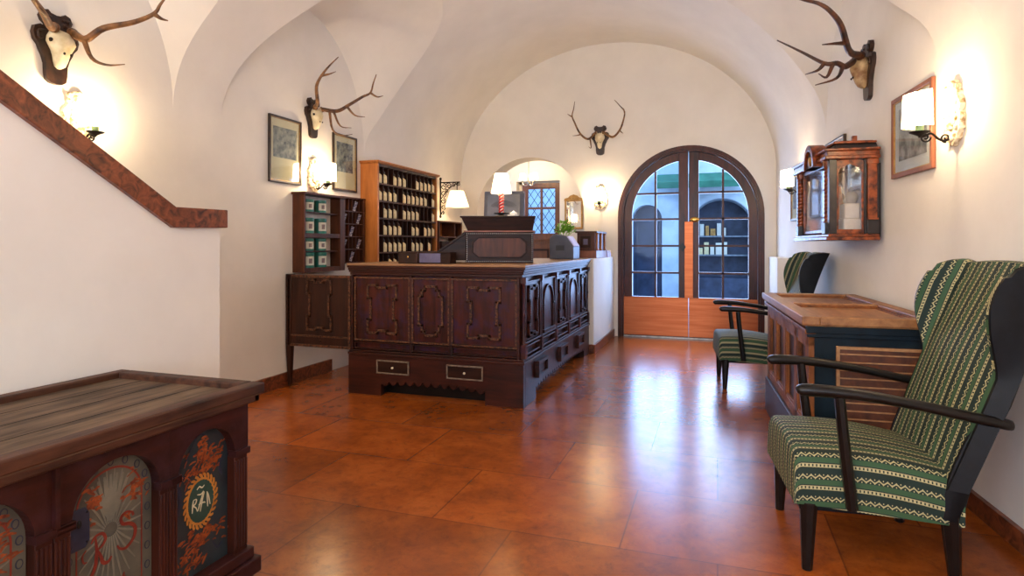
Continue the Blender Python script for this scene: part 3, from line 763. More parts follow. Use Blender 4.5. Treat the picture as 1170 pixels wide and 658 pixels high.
# ------------------------------------------------------------------ trophies
def trophy(wall, along, z, label, skull, beams, mat='antler', k=1.0, kr=1.0):
    t = wall_thing('antler_trophy', label, 'antlers', wall, along, z, 'antler trophies on the walls')
    P = [(0,.17),(.03,.175),(.045,.19),(.072,.18),(.085,.15),(.075,.125),(.055,.11),(.06,.095),(.085,.10),(.112,.085),(.12,.05),(.112,.015),(.092,-.01),(.085,-.03),(.07,-.06),(.058,-.10),(.056,-.15),(.05,-.185),(.03,-.20),(0,-.205)]
    poly = [(x*k, zz*k) for x, zz in P] + [(-x*k, zz*k) for x, zz in P[-2:0:-1]]
    m = MB().prism(poly, 'xz', -.028, 0)
    for sx in (-1, 1):
        m.sweep([(sx*.03*k,-.03,.15*k),(sx*.065*k,-.034,.155*k),(sx*.06*k,-.034,.12*k),(sx*.035*k,-.032,.125*k)], .007*k, n=6, up=(0,1,0), smooth=4)
        m.sweep([(sx*.06*k,-.03,.07*k),(sx*.1*k,-.034,.06*k),(sx*.095*k,-.034,.02*k),(sx*.075*k,-.032,.03*k)], .007*k, n=6, up=(0,1,0), smooth=4)
    m.build('carved_plaque', MAT['plaque'], t, bevel=.005)
    s = MB(); vs = []; fs = []; n = 18
    for zz, hw, dp, yc in ((.085,.02,.02,-.04),(.07,.045,.045,-.05),(.045,.058,.06,-.055),(.015,.064,.066,-.06),(-.015,.050,.058,-.06),(-.05,.036,.048,-.058),(-.085,.030,.04,-.054),(-.11,.024,.028,-.05),(-.122,.008,.012,-.046)):
        for i in range(n):
            a = 2*math.pi*i/n; bump = 1 + .12*math.cos(4*a + .8)*(zz > -.02)
            vs.append((k*hw*math.cos(a)*bump, k*(yc + dp*math.sin(a)), k*zz))
    L = len(vs)//n
    for j in range(L-1):
        for i in range(n): fs.append((j*n+i, j*n+(i+1) % n, (j+1)*n+(i+1) % n, (j+1)*n+i))
    fs.append(tuple(range(n))); fs.append(tuple(range((L-1)*n, L*n)))
    s.add(vs, fs)
    for sx in (-1, 1): s.cyl((sx*.035*k,-.055*k,.05*k), (sx*.05*k,-.075*k,.095*k), .02*k, .017*k, 10)
    sk = s.build('skull', MAT['bone_brown' if mat == 'antler_dark' else 'bone'], t, angle=60)
    for sx in (-1, 1):
        MB().ell((sx*.060*k,-.066*k,.018*k), (.007*k,.018*k,.012*k), 12, 8).build('eye_socket', MAT['hole'], sk)
        MB().ell((sx*.018*k,-.112*k,-.05*k), (.006*k,.006*k,.008*k), 8, 6).build('nostril', MAT['hole'], sk)
    for side, (main, tines) in enumerate(beams):
        m = MB(); sx = -1 if side == 0 else 1
        pts = [Vector((sx*.05*k,-.075*k,.09*k))] + [local(t, on_wall(px, py, o, wall)) for px, py, o in main]
        dense = catmull(pts, 8)
        L = len(pts); rad = [kr*(.019 - .015 * (i/(L-1)) ** 1.2) for i in range(L)]
        m.sweep(pts, rad, n=9, smooth=5)
        m.sweep([pts[0] - Vector((0,0,.006)), pts[0] + (pts[1]-pts[0]).normalized()*.012], [.027*kr, .024*kr], n=12)
        for tn in tines:
            q = [local(t, on_wall(px, py, o, wall)) for px, py, o in tn]
            q[0] = min(dense, key=lambda p: (p - q[0]).length)
            if len(q) == 2: q = [q[0], (q[0] + q[1]) / 2 + Vector((0, 0, -.006)), q[1]]
            m.sweep(q, [kr*(.0125 - .010 * i / (len(q)-1)) for i in range(len(q))], n=8, smooth=4)
        m.build('antler', MAT[mat], t, angle=60)
    return t
def zpx(ox, oy, sc, lst): return [(ox + x/sc, oy + y/sc, o) for x, y, o in lst]
A = lambda l: zpx(290, 50, 3.4625, l)
trophy('left', 4.62, 2.36, 'forked antlers on dark plaque above the sconce and framed engravings', None, [
  (A([(252,232,.20),(248,170,.26),(268,126,.32),(300,86,.38),(335,52,.45)]), [A([(270,125,.32),(298,120,.36),(325,110,.40)])]),
  (A([(330,266,.18),(380,240,.24),(430,210,.30),(461,194,.34),(473,155,.38),(485,121,.42)]), [A([(461,195,.34),(488,210,.36),(512,206,.4)]), A([(372,250,.23),(400,283,.28),(440,290,.33)]), A([(312,285,.15),(342,325,.24),(386,333,.3)]), A([(300,292,.14),(312,340,.2),(352,362,.27),(390,358,.33)])])], k=.92)
A = lambda l: zpx(0, 0, 3.29, l)
trophy('left', 2.36, 2.30, 'large antlers on scrolled plaque above the marble stair coping', None, [
  (A([(190,100,.2),(160,45,.28),(128,0,.36),(95,-50,.44),(60,-90,.5)]), [A([(190,100,.2),(170,60,.36),(140,30,.42)])]),
  (A([(322,148,.2),(390,106,.28),(500,84,.36),(578,52,.42),(602,18,.46),(630,-20,.5)]), [A([(580,56,.42),(606,70,.44),(632,78,.46)]), A([(305,170,.17),(345,218,.28),(400,244,.36),(470,242,.42)])])], k=1.02, kr=1.15)
A = lambda l: zpx(870, 0, 3.29, l)
trophy('right', 4.65, 2.385, 'broad dark antlers jutting over the hanging glass cabinet', None, [
  (A([(315,250,.2),(285,238,.26),(236,238,.34),(150,195,.42),(60,152,.5)]), [A([(235,238,.34),(212,264,.38),(165,280,.42)]), A([(322,264,.2),(282,294,.3),(202,320,.4)]), A([(280,287,.27),(245,290,.34),(215,277,.38)])]),
  (A([(330,192,.2),(302,102,.3),(268,52,.38),(222,16,.46),(160,0,.54),(95,-20,.6)]), [A([(318,158,.24),(275,164,.32),(228,168,.4)])])], 'antler_dark', k=1.0, kr=1.2)
A = lambda l: zpx(640, 100, 4.387, l)
trophy('back', -1.478, 2.60, 'slender antlers on end wall above a sconce next to the arched door', None, [
  (A([(140,258,.16),(100,230,.22),(72,175,.28),(60,142,.32),(68,105,.34),(73,70,.36)]), [A([(60,145,.32),(48,140,.34),(36,132,.36)]), A([(102,234,.22),(84,240,.28),(62,242,.34)]), A([(168,290,.12),(155,302,.2),(142,296,.26)])]),
  (A([(262,248,.16),(298,214,.22),(318,160,.28),(322,120,.32),(298,90,.34),(272,62,.36)]), [A([(300,212,.22),(308,224,.28),(316,230,.32)]), A([(322,125,.32),(320,112,.34),(318,104,.36)])])], k=1.0, kr=.85)

# ------------------------------------------------------------------ framed pictures
def picture(wall, along, z, w, h, label, frame, fw=.02, mount_m='paper', art=None, art_m='engraving', group=None, tilt=0.0):
    t = wall_thing('framed_print', label, 'picture', wall, along, z, group)
    if tilt: t.rotation_euler.x = 0
    f = MB().frame(-w/2, w/2, -h/2, h/2, fw, -.024, -.002).build('frame', MAT[frame], t, bevel=.004)
    MB().frame(-w/2+fw, w/2-fw, -h/2+fw, h/2-fw, .006, -.018, -.004).build('gilt_slip', MAT['frame_gold'], f, smooth=False)
    MB().box(-w/2+fw*.7, w/2-fw*.7, -.010, -.003, -h/2+fw*.7, h/2-fw*.7).build('mount', MAT[mount_m], t, smooth=False)
    if art:
        a = MB().box(art[0]*w, art[1]*w, -.0118, -.0102, art[2]*h, art[3]*h).build('print', MAT[art_m], t, smooth=False)
    MB().box(-w/2+fw, w/2-fw, -.0155, -.0145, -h/2+fw, h/2-fw).build('glass', MAT['glass'], t, smooth=False)
    return t
picture('left', 4.25, 2.005, .405, .56, 'tall framed engraving on cream mount nearest the stair', 'frame_black', .018, art=(-.36,.36,-.12,.34))
picture('left', 5.12, 2.008, .40, .555, 'framed engraving hanging beside the honey coloured key rack', 'frame_black', .018, art=(-.34,.34,-.16,.36))
picture('right', 3.93, 1.835, .56, .475, 'reddish framed soft engraving behind the sconce, between chair and glass cabinet', 'frame_red', .026, 'paper_white', (-.34,.34,-.30,.34), 'engraving_soft')
picture('right', 5.44, 1.77, .54, .56, 'thin framed print partly hidden behind the hanging glass cabinet', 'frame_black', .018, 'paper_white', (-.3,.3,-.28,.3), 'engraving_soft')
picture('right', 6.07, 1.74, .32, .58, 'narrow framed print just past the glass cabinet before the far sconce', 'frame_black', .018, 'paper_white', (-.3,.3,-.28,.3), 'engraving_soft')
picture('right', 6.86, 1.735, .44, .56, 'thin gilt framed print behind the small far sconce', 'frame_black', .018, 'paper', (-.3,.3,-.28,.3), 'engraving_soft')

# ------------------------------------------------------------------ hanging glass cabinet
t = wall_thing('display_case', 'hanging tortoiseshell and ebony glass cabinet with twisted columns', 'display cabinet', 'right', 4.85, 1.232)
t.location = Vector(t.location) + Matrix.Rotation(RIGHT_ROT, 3, 'Z') @ Vector((0, -.032, 0))
b = MB().box(-.49,.49,-.31,0,0,.022).box(-.475,.475,-.295,0,.022,.04)
b.build('base', MAT['tortoise'], t, bevel=.004)
MB().box(.10,.40,0,.0318,.02,.50).build('wall_batten', MAT['ebony'], t, smooth=False)
for sx in (-1, 1):
    c = MB(); q = lambda a, b: (min(sx*a, sx*b), max(sx*a, sx*b))
    c.box(*q(.35,.43),-.305,-.245,.04,.115); c.box(*q(.43,.475),-.29,-.245,.04,.52); c.box(*q(.43,.465),-.085,-.068,.04,.52)
    c.box(*q(.42,.482),-.072,0,.04,.13); c.box(*q(.33,.36),-.27,-.245,.115,.52)
    c.box(*q(.42,.47),-.01,0,.04,.52)
    c.build('corner_post', MAT['ebony'], t, bevel=.003)
    m = MB(); x = sx*.39
    for ph in (0, math.pi):
        pts = [(x + .012*math.cos(ph + 2*math.pi*7*i/90), -.277 + .012*math.sin(ph + 2*math.pi*7*i/90), .115 + .37*i/90) for i in range(91)]
        m.sweep(pts, .013, n=7, up=(1,0,0))
    m.lathe([(.03,.115),(.03,.122),(.02,.128)], (x,-.277,0), 16).lathe([(.02,.478),(.03,.485),(.034,.52)], (x,-.277,0), 16)
    m.build('twisted_column', MAT['tortoise'], t)
    MB().box(*q(.445,.478),-.066,-.012,.13,.49).box(*q(.44,.484),-.072,-.004,.485,.52).box(*q(.44,.482),-.070,-.006,.13,.142).build('pilaster', MAT['tortoise'], t, bevel=.003)
    M = Matrix.Translation((sx*.45, 0, 0)) @ Matrix.Rotation(R(90), 4, 'Z')
    m = MB(M); y0, y1 = -.245, -.085
    inn = [(y0+.014,.07),(y1-.012,.07),(y1-.012,.44),(y1-.025,.468),(y1-.045,.475),((y0+y1)/2,.492),(y0+.047,.475),(y0+.027,.468),(y0+.014,.44)]
    outn = [(y0,.04),(y1,.04),(y1,.45),(y1,.51),(y1-.03,.52),((y0+y1)/2,.52),(y0+.03,.52),(y0,.51),(y0,.45)]
    m.ring(outn, inn, 'xz', -.008, .008)
    m.build('side_frame', MAT['tortoise'], t, bevel=.002)
    MB().box(sx*.45-.0015,sx*.45+.0015,-.232,-.096,.065,.495).build('glass_side', MAT['glass_case'], t, smooth=False)
fr = MB().frame(-.33,.33,.05,.52,.022,-.272,-.255)
fr.build('front_frame', MAT['tortoise'], t, bevel=.003)
k = MB().box(-.5,.5,-.32,0,.52,.542).box(-.485,.485,-.305,0,.542,.572).box(-.505,.505,-.325,0,.572,.588)
k.build('cornice', MAT['tortoise'], t, bevel=.004)
MB().frustum((-.46,.46,-.265,0), (-.42,.42,-.235,0), .588, .628).build('attic', MAT['ebony'], t, bevel=.003)
MB().box(-.43,.43,-.25,0,.628,.642).box(-.36,.36,-.20,0,.642,.655).box(.25,.28,-.1,-.07,.655,.70).build('top_moulding', MAT['tortoise'], t, bevel=.003)
n = 20; px_ = .14
pd = MB().prism([(px_+.118*math.cos(math.pi*i/n),.50+.128*math.sin(math.pi*i/n)) for i in range(n+1)], 'xz', -.325, -.27).build('arched_pediment', MAT['ebony'], t, bevel=.003)
MB().ring([(px_+.15*math.cos(math.pi*i/n),.50+.165*math.sin(math.pi*i/n)) for i in range(n+1)], [(px_+.115*math.cos(math.pi*i/n),.50+.125*math.sin(math.pi*i/n)) for i in range(n+1)], 'xz', -.345, -.25).build('arch_moulding', MAT['tortoise'], pd, bevel=.003)
MB().ell((px_,-.33,.55), (.03,.012,.035)).build('boss', MAT['frame_gold'], pd)
MB().box(-.43,.43,-.012,-.004,.04,.52).build('back_panel', MAT['pale_cloth'], t, smooth=False)
g = MB().box(-.31,.31,-.264,-.261,.07,.50).build('glass_front', MAT['glass_case'], t, smooth=False)
cl, cr = mount('right', 4.85, 1.232)
t_case = Vector(t.location)
def in_case(name, label, cat, x, y):
    o = thing(name, label, cat, (0,0,0), cr)
    o.location = Matrix.Translation(t_case) @ Matrix.Rotation(cr, 4, 'Z') @ Vector((x, y, .0405)); return o
f = in_case('carved_figurine', 'small orange robed figurine with white wings inside the glass cabinet', 'figurine', .11, -.13)
MB().lathe([(.055,0),(.05,.05),(.038,.12),(.045,.17),(.034,.21),(.014,.23)], n=20).build('robe', MAT['orange_cloth'], f)
MB().ell((0,0,.262), (.026,.028,.032)).build('head', MAT['frame_red'], f)
MB().sweep([(.03,0,.20),(.085,-.02,.25),(.10,-.03,.33)], [.016,.012,.008], n=8, smooth=4).sweep([(-.03,0,.20),(-.07,-.03,.16),(-.06,-.06,.12)], [.016,.012,.008], n=8, smooth=4).build('arms', MAT['orange_cloth'], f)
MB().prism([(.02,.2),(.06,.32),(.13,.38),(.12,.25),(.07,.16)], 'xz', .03, .04).prism([(-.02,.2),(-.06,.32),(-.13,.38),(-.12,.25),(-.07,.16)], 'xz', .03, .04).build('wings', MAT['pale_cloth'], f, bevel=.003)
f = in_case('display_plinth', 'pale stepped plinth inside the near end of the glass cabinet', 'plinth', .345, -.14)
MB().box(-.075,.07,-.05,.06,0,.10).box(-.065,.06,-.04,.05,.10,.20).build('stepped_block', MAT['pale_cloth'], f, bevel=.008)
f = in_case('ceramic_jar', 'little round grey jar on the pale plinth in the glass cabinet', 'jar', .35, -.125); f.location.z += .2005
MB().lathe([(.022,0),(.036,.02),(.04,.045),(.03,.07),(.018,.082),(.022,.09)], n=24).build('jar_body', MAT['clay_grey'], f)
MB().lathe([(.023,.09),(.014,.1),(.005,.112),(.001,.114)], n=20).build('lid', MAT['clay_grey'], f)
# ------------------------------------------------------------------ reception counter
ct = thing('reception_counter', 'big dark carved L-shaped reception counter with panelled sides and worn pale top', 'counter', (-2.83, 4.24, 0))
CW, CL, DEP = 1.46, 2.36, 0.58
m = MB().box(.02, CW-.02, .02, DEP, .33, .97).box(CW-DEP, CW-.02, DEP, CL-.02, .33, .97)
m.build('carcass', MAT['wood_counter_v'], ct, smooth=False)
# worktop and stepped cornice run round the outer faces
def Lslab(m, o, z0, z1):
    poly = [(-o*.3, -o), (CW+o, -o), (CW+o, CL), (CW-DEP-.02, CL), (CW-DEP-.02, DEP+.02), (-o*.3, DEP+.02)]
    m.prism(poly, 'xy', z0, z1); return m
Lslab(MB(), .045, 1.036, 1.052).build('worktop', MAT['wood_top'], ct, smooth=False, bevel=.004)
m = MB(); Lslab(m, .042, 1.018, 1.036); Lslab(m, .032, .998, 1.018); Lslab(m, .024, .982, .998); Lslab(m, .010, .958, .982)
m.build('cornice', MAT['wood_counter'], ct, smooth=False, bevel=.004)
m = MB(); Lslab(m, .022, .338, .356); Lslab(m, .034, .318, .338)
m.build('waist_moulding', MAT['wood_counter'], ct, smooth=False, bevel=.004)
MF = Matrix.Identity(4)
MS = Matrix.Translation((CW, 0, 0)) @ Matrix.Rotation(R(90), 4, 'Z')
def mould_path(m, pts, w, d, y=0.0):
    n = len(pts)
    for i in range(n):
        a, b = pts[i], pts[(i+1) % n]
        m.box(min(a[0],b[0])-w/2, max(a[0],b[0])+w/2, y-d, y, min(a[1],b[1])-w/2, max(a[1],b[1])+w/2)
        # small notches give the ripple of the moulding
        L = abs(a[0]-b[0]) + abs(a[1]-b[1]); k = max(1, int(L / .018))
        for j in range(k):
            f = (j + .5) / k; x = a[0] + (b[0]-a[0])*f; z = a[1] + (b[1]-a[1])*f
            m.box(x-.0055, x+.0055, y-d-.003, y-d, z-.0055, z+.0055)
    return m
def strap(xc, zc, w, h, kind):
    """outline of the ear-cornered strapwork field"""
    a, b = w/2, h/2
    if kind == 'waist':       # wide ends, narrow middle, notch top and bottom
        c = a*.80; q = b*.44; nx = a*.34; nz = b*.10
        p = [(-a,-b),(-nx,-b),(-nx,-b+nz),(nx,-b+nz),(nx,-b),(a,-b),(a,-q),(c,-q),(c,q),(a,q),(a,b),(nx,b),(nx,b-nz),(-nx,b-nz),(-nx,b),(-a,b),(-a,q),(-c,q),(-c,-q),(-a,-q)]
    else:                     # wide middle, stepped ends
        c = a*.72; q = b*.60; e = a*.48; r = b*.84
        p = [(-e,-b),(e,-b),(e,-r),(c,-r),(c,-q),(a,-q),(a,q),(c,q),(c,r),(e,r),(e,b),(-e,b),(-e,r),(-c,r),(-c,q),(-a,q),(-a,-q),(-c,-q),(-c,-r),(-e,-r)]
    return [(xc+x, zc+z) for x, z in p]
def face_panel(M, x0, x1, z0, z1, kind, nm='panel'):
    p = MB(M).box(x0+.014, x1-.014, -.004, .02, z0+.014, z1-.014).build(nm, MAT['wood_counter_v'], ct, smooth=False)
    m = MB(M).frame(x0, x1, z0, z1, .014, -.018, .02)
    for zz in (z0, z1-.014): m.box(x0, x1, -.022, 0, zz, zz+.014)
    m.build('panel_frame', MAT['wood_edge'] if M is MF else MAT['wood_counter'], p, smooth=False, bevel=.003)
    xc, zc = (x0+x1)/2, (z0+z1)/2
    s = MB(M)
    if kind in ('waist', 'cross'):
        mould_path(s, strap(xc, zc, min(.26, (x1-x0)*.62), (z1-z0)*.74, kind), .018, .014, -.004)
    elif kind == 'block':
        mould_path(s, strap(xc, zc, (x1-x0)*.56, (z1-z0)*.80, 'waist'), .020, .020, -.004)
    else:                     # arch
        r = (x1-x0)*.34; sp = z1 - .07 - r
        s.ring(arch_outline(xc, r+.014, sp, z0+.04), arch_outline(xc, r, sp, z0+.04), 'xz', -.020, -.004)
        s.box(xc-r-.035, xc+r+.035, -.03, -.004, z0+.02, z0+.045)
        for sx in (-1, 1):
            s.box(xc+sx*(r+.010)-.014, xc+sx*(r+.010)+.014, -.024, -.004, sp-.014, sp)
    s.build('strapwork' if kind != 'arch' else 'arch_moulding', MAT['wood_edge'] if kind in ('waist','cross') and M is MF else MAT['wood_counter'], p, smooth=False, bevel=.002)
for x0, x1, kd in ((.04, .545, 'waist'), (.56, .885, 'cross'), (.90, 1.43, 'waist')):
    face_panel(MF, x0, x1, .43, .945, kd)
m = MB(MF)
for x0, x1 in ((.04,.545),(.56,.885),(.90,1.43)): m.frame(x0, x1, .365, .42, .008, -.012, .02)
for x in (.02, .5525, .8925, 1.44): m.box(x-.010, x+.010, -.02, .02, .356, .958)
m.build('front_stiles', MAT['wood_counter'], ct, smooth=False, bevel=.003)
ys = [.03, .475, .945, 1.415, 1.885, 2.33]
for i in range(5):
    face_panel(MS, ys[i]+.02, ys[i+1]-.02, .46, .93, 'block' if i % 2 == 0 else 'arch')
m = MB(MS)
for i in range(5): m.frame(ys[i]+.04, ys[i+1]-.04, .375, .445, .012, -.02, .02)
m.build('side_rail_frames', MAT['wood_counter'], ct, smooth=False, bevel=.003)
for y in ys:
    h = MB(MS)
    h.box(y-.024, y+.024, -.03, .02, .356, .46).box(y-.026, y+.026, -.034, .02, .915, .958)
    h.lathe([(.015,.46),(.015,.475),(.010,.485),(.011,.66),(.014,.68),(.011,.70),(.010,.89),(.015,.905),(.015,.915)], (y,-.008,0), 14)
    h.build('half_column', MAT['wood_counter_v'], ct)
# plinth with scalloped apron and feet
def apron(M, x0, L, f0, f1, zt, name):
    pts = [(x0,0),(f0,0),(f0,.09)]
    k = max(5, int((f1-f0)/.070)); w = (f1 - f0) / k
    for i in range(k):
        for j in range(1, 7):
            f = (i + j/6) / k; sag = .022*(abs(2*f-1)**3)
            pts.append((f0 + w*(i + j/6), .128 - .032*abs(math.sin(math.pi*j/6)) - sag))
    pts += [(f1,0),(L,0),(L,zt),(x0,zt)]
    return MB(M).prism(pts, 'xz', -.022, .03).build(name, MAT['wood_counter'], ct, smooth=False, bevel=.002)
pl = apron(MF, -.01, CW+.022, .29, 1.18, .318, 'front_plinth')
ps = apron(MS, .031, CL, .30, 2.10, .318, 'side_plinth')
MB().box(.02, .27, .031, DEP, .0, .318).box(CW-.27, CW-.031, .031, .29, 0, .318).box(CW-DEP, CW-.03, CL-.24, CL-.02, 0, .318).box(.27, CW-.27, .10, DEP, 0, .318).box(CW-DEP, CW-.10, DEP, CL-.24, 0, .318).box(CW-.27, CW-.10, .29, DEP, 0, .318).build('base_carcass_shade', MAT['black_wood'], ct, smooth=False)  # black down to the floor, painting deep shade into the apron opening
for x0, x1 in ((.265,.545),(.875,1.165)):
    d = MB().box(x0, x1, -.034, -.02, .185, .285).build('drawer', MAT['wood_black'], ct, smooth=False, bevel=.003)
    sub(MB().frame(x0-.004, x1+.004, .181, .289, .010, -.044, -.03).build('drawer_edge', MAT['drawer_edge'], d, smooth=False, bevel=.002), 'pale worn edging')
    sub(MB().ell(((x0+x1)/2, -.044, .232), (.009,.012,.009)).build('knob', MAT['bone'], d), 'small pale knob')
for y in (.42, 1.12, 1.84):
    d = MB(MS).box(y-.13, y+.13, -.036, -.02, .175, .285).frame(y-.14, y+.14, .165, .295, .026, -.056, -.02).build('plinth_block', MAT['wood_counter'], ct, smooth=False, bevel=.003)

# hinged gate that closes the gap between counter and wall
gt = thing('counter_gate', 'brown swinging gate panel on a tapered leg between counter and white wall', 'gate', (-3.16, 4.27, 0))
m = MB().box(-.30, .31, -.012, .012, .35, .945)
m.build('board', MAT['wood_dark'], gt, smooth=False)
m = MB().frame(-.305, .315, .345, .95, .022, -.02, .014).box(-.30, .31, -.019, 0, .43, .444)
m.build('edge_moulding', MAT['wood_edge'], gt, smooth=False, bevel=.003)
mould_path(MB(), strap(.01, .70, .235, .42, 'waist'), .018, .012, -.012).build('strapwork', MAT['wood_edge'], gt, smooth=False, bevel=.002)
MB().frustum((-.325,-.275,-.02,.03), (-.325,-.265,-.02,.03), .35, .955).frustum((-.312,-.285,-.01,.018), (-.325,-.275,-.02,.03), 0, .35).build('leg', MAT['wood_dark'], gt, bevel=.003)
MB().cyl((-.19,-.022,.395), (-.19,-.008,.395), .008).cyl((.02,-.022,.395), (.02,-.008,.395), .008).build('peg', MAT['wood_black'], gt)

# ------------------------------------------------------------------ on the counter
lc = thing('writing_box', 'dark nail-studded slant-front writing box with a flared tray top on the counter', 'writing desk', (-1.71, 4.70, 1.0525), R(17))
MB().box(-.28,.28,0,.46,0,.255).prism([(-.28,.02),(-.28,.255),(-.30,.255),(-.58,.05),(-.58,.02)], 'xz', .01, .45).build('case', MAT['wood_black'], lc, smooth=False, bevel=.004)
m = MB().prism([(-.27,.268),(-.61,.035),(-.60,.022),(-.262,.252)], 'xz', -.005, .465)
m.build('sloping_lid', MAT['wood_black'], lc, smooth=False, bevel=.003)
m = MB()
oc = [(-.17,.05),(.17,.05),(.215,.09),(.215,.165),(.17,.205),(-.17,.205),(-.215,.165),(-.215,.09)]
m.ring([(x*1.06,(z-.1275)*1.12+.1275) for x,z in oc], oc, 'xz', -.008, 0)
m.build('panel_moulding', MAT['wood_black'], lc, smooth=False, bevel=.003)
m = MB().prism(oc, 'xz', -.002, 0); sub(m.build('panel_field', MAT['wood_mid'], lc, smooth=False), 'worn brown oblong field')
st = MB()
for i in range(34):
    x = -.27 + .54*i/33
    for z in (.012, .243): st.ell((x,-.001,z), (.0045,.004,.0045), 6, 4)
for i in range(1, 14):
    z = .012 + .231*i/14
    for x in (-.27, .27): st.ell((x,-.001,z), (.0045,.004,.0045), 6, 4)
st.build('nail_heads', MAT['steel'], lc)
MB().box(-.295,.295,-.014,.475,.255,.268).build('ledge', MAT['frame_red'], lc, smooth=False, bevel=.003)
m = MB().frustum((-.265,.275,0,.46), (-.315,.295,-.025,.48), .268, .375).box(-.325,.30,-.032,.485,.375,.388)
m.build('tray_top', MAT['wood_black'], lc, smooth=False, bevel=.004)
TT = 1.052 + .388 + .0005
bxp = thing('wooden_casket', 'plain brown wooden casket with small brass keyhole on the counter', 'box', (-2.355, 4.32, 1.0525))
MB().box(-.085,.085,0,.14,0,.083).build('body', MAT['wood_dark'], bxp, smooth=False, bevel=.004)
MB().box(-.092,.092,-.006,.146,.083,.092).build('lid', MAT['wood_dark'], bxp, smooth=False, bevel=.003)
MB().ell((0,-.001,.052), (.008,.003,.011), 10, 6).build('keyhole', MAT['brass'], bxp)
bxp = thing('violet_box', 'flat box with violet-grey front panel on the counter beside the writing box', 'box', (-2.125, 4.32, 1.0525))
MB().frame(-.135,.145,0,.092,.010,-.006,.0).box(-.135,.145,.0,.11,0,.092).build('body', MAT['wood_black'], bxp, smooth=False, bevel=.002)
MB().box(-.122,.06,-.004,-.0005,.010,.082).build('front_panel', MAT['purple_box'], bxp, smooth=False)
# table lamp
tl = thing('table_lamp', 'table lamp with cream shade and red twisted stem on top of the writing box', 'lamp', (-1.765, 4.90, TT))
MB().lathe([(.062,0),(.066,.006),(.05,.014),(.03,.018),(.016,.026)], n=28).lathe([(.03,.026),(.064,.032),(.066,.036),(.02,.038)], n=28).build('base', MAT['iron'], tl)
m = MB().cyl((0,0,.03), (0,0,.205), .014)
m.build('stem', MAT['white_glaze'], tl)
m = MB()
for ph in (0, math.pi):
    m.sweep([(.016*math.cos(ph+2*math.pi*3*i/50), .016*math.sin(ph+2*math.pi*3*i/50), .036+.165*i/50) for i in range(51)], .009, n=7, up=(1,0,0))
m.build('twist', MAT['red_twist'], tl)
pleated(.088, .205, .056, .375, (0,0), 56, .012).build('lamp_shade', MAT['shade'], tl, angle=20)
MB().lathe([(.004,.225),(.018,.25),(.02,.275),(.008,.30)], n=14).build('bulb', MAT['bulb'], tl)
point_light('table_lamp_glow', (0, 0, .285), 6, radius=.025, parent=tl)
bl = thing('desk_bell', 'small white dish with brass bell beside the lamp foot', 'desk bell', (-1.64, 4.86, TT))
MB().lathe([(.02,0),(.045,.006),(.052,.016),(.046,.018),(.018,.012)], n=28).build('dish', MAT['white_glaze'], bl)
MB().lathe([(.034,.016),(.03,.034),(.012,.044),(.004,.052),(.001,.054)], n=24).build('bell', MAT['white_glaze'], bl)
# monitor seen from behind
mo = thing('computer_monitor', 'grey flat computer monitor seen from behind the writing box', 'monitor', (-1.925, 5.42, 1.0525), R(10))
MB().lathe([(.001,0),(.12,0),(.12,.012),(.03,.02)], n=28).build('foot', MAT['grey_dark'], mo)
MB().box(-.03,.03,-.012,.014,.015,.42).build('stand', MAT['grey_dark'], mo, bevel=.004)
M = Matrix.Translation((0,0,.50)) @ Matrix.Rotation(R(-9), 4, 'X')
m = MB(M); m.frustum((-.19,.19,-.16,.16), (-.16,.16,-.12,.12), 0, .04)
scr = MB(M @ Matrix.Rotation(R(90), 4, 'X')); scr.box(-.195,.195,-.165,.165,-.03,0); scr.frustum((-.195,.195,-.165,.165), (-.155,.155,-.125,.125), 0, .035)
so = scr.build('screen_housing', MAT['grey_plastic'], mo, bevel=.006)
vt = MB(M)
for k in range(5):
    n = 18; r = .11 - .014*k
    vt.sweep([(r*1.15*math.cos(R(20)+R(140)*i/n), -.037, -.02 + r*.75*math.sin(R(20)+R(140)*i/n)) for i in range(n+1)], .0028, n=6, up=(0,1,0))
vt.build('vent_ribs', MAT['grey_dark'], so)
# far end: card terminal, plant, cabinet box
pr = thing('grey_printer', 'slate grey angular desk printer at the far end of the counter', 'printer', (-1.56, 6.2, 1.0525))
MB().prism([(-.13,0),(.13,0),(.13,.13),(.05,.24),(-.09,.265),(-.13,.22)], 'xz', 0, .30).build('housing', MAT['grey_plastic'], pr, smooth=False, bevel=.006)
MB().box(-.06,.03,-.003,0,.09,.145).build('outlet_slot', MAT['grey_dark'], pr, smooth=False)
MB().prism([(.055,.235),(.13,.133),(.134,.138),(.06,.242)], 'xz', .02, .28).build('sloping_cover', MAT['lilac'], pr, smooth=False)
pt = thing('potted_plant', 'bright green leafy plant behind the grey printer', 'plant', (-1.665, 6.78, 1.0505))
MB().lathe([(.001,0),(.04,0),(.05,.19),(.054,.20),(.047,.202),(.044,.19)], n=24).build('pot', MAT['clay_grey'], pt)
random.seed(7); m = MB()
for i in range(240):
    a = random.uniform(0, 2*math.pi); r = random.uniform(.0, .115); z = .265 + random.uniform(0,.14)*(1-(r/.13)**2)
    c = Vector((r*math.cos(a), r*math.sin(a)*.8, z + .02)); d = Vector((math.cos(a), math.sin(a), random.uniform(.1,.9))).normalized()
    s = d.cross(Vector((random.uniform(-.3,.3),random.uniform(-.3,.3),1))).normalized(); L = random.uniform(.03,.05); w = L*.36; up = s.cross(d)
    m.add([c, c+d*L*.5+s*w, c+d*L, c+d*L*.5-s*w, c+d*L*.5+up*.006], [(0,1,4),(1,2,4),(2,3,4),(3,0,4)])
m.build('foliage', MAT['leaf'], pt, smooth=False)
m = MB()
for i in range(12):
    a = 2*math.pi*i/12; m.sweep([(0,0,.18),(.03*math.cos(a),.03*math.sin(a),.24),(.08*math.cos(a),.07*math.sin(a),.29)], .003, n=5, smooth=3)
m.build('stems', MAT['leaf'], pt)
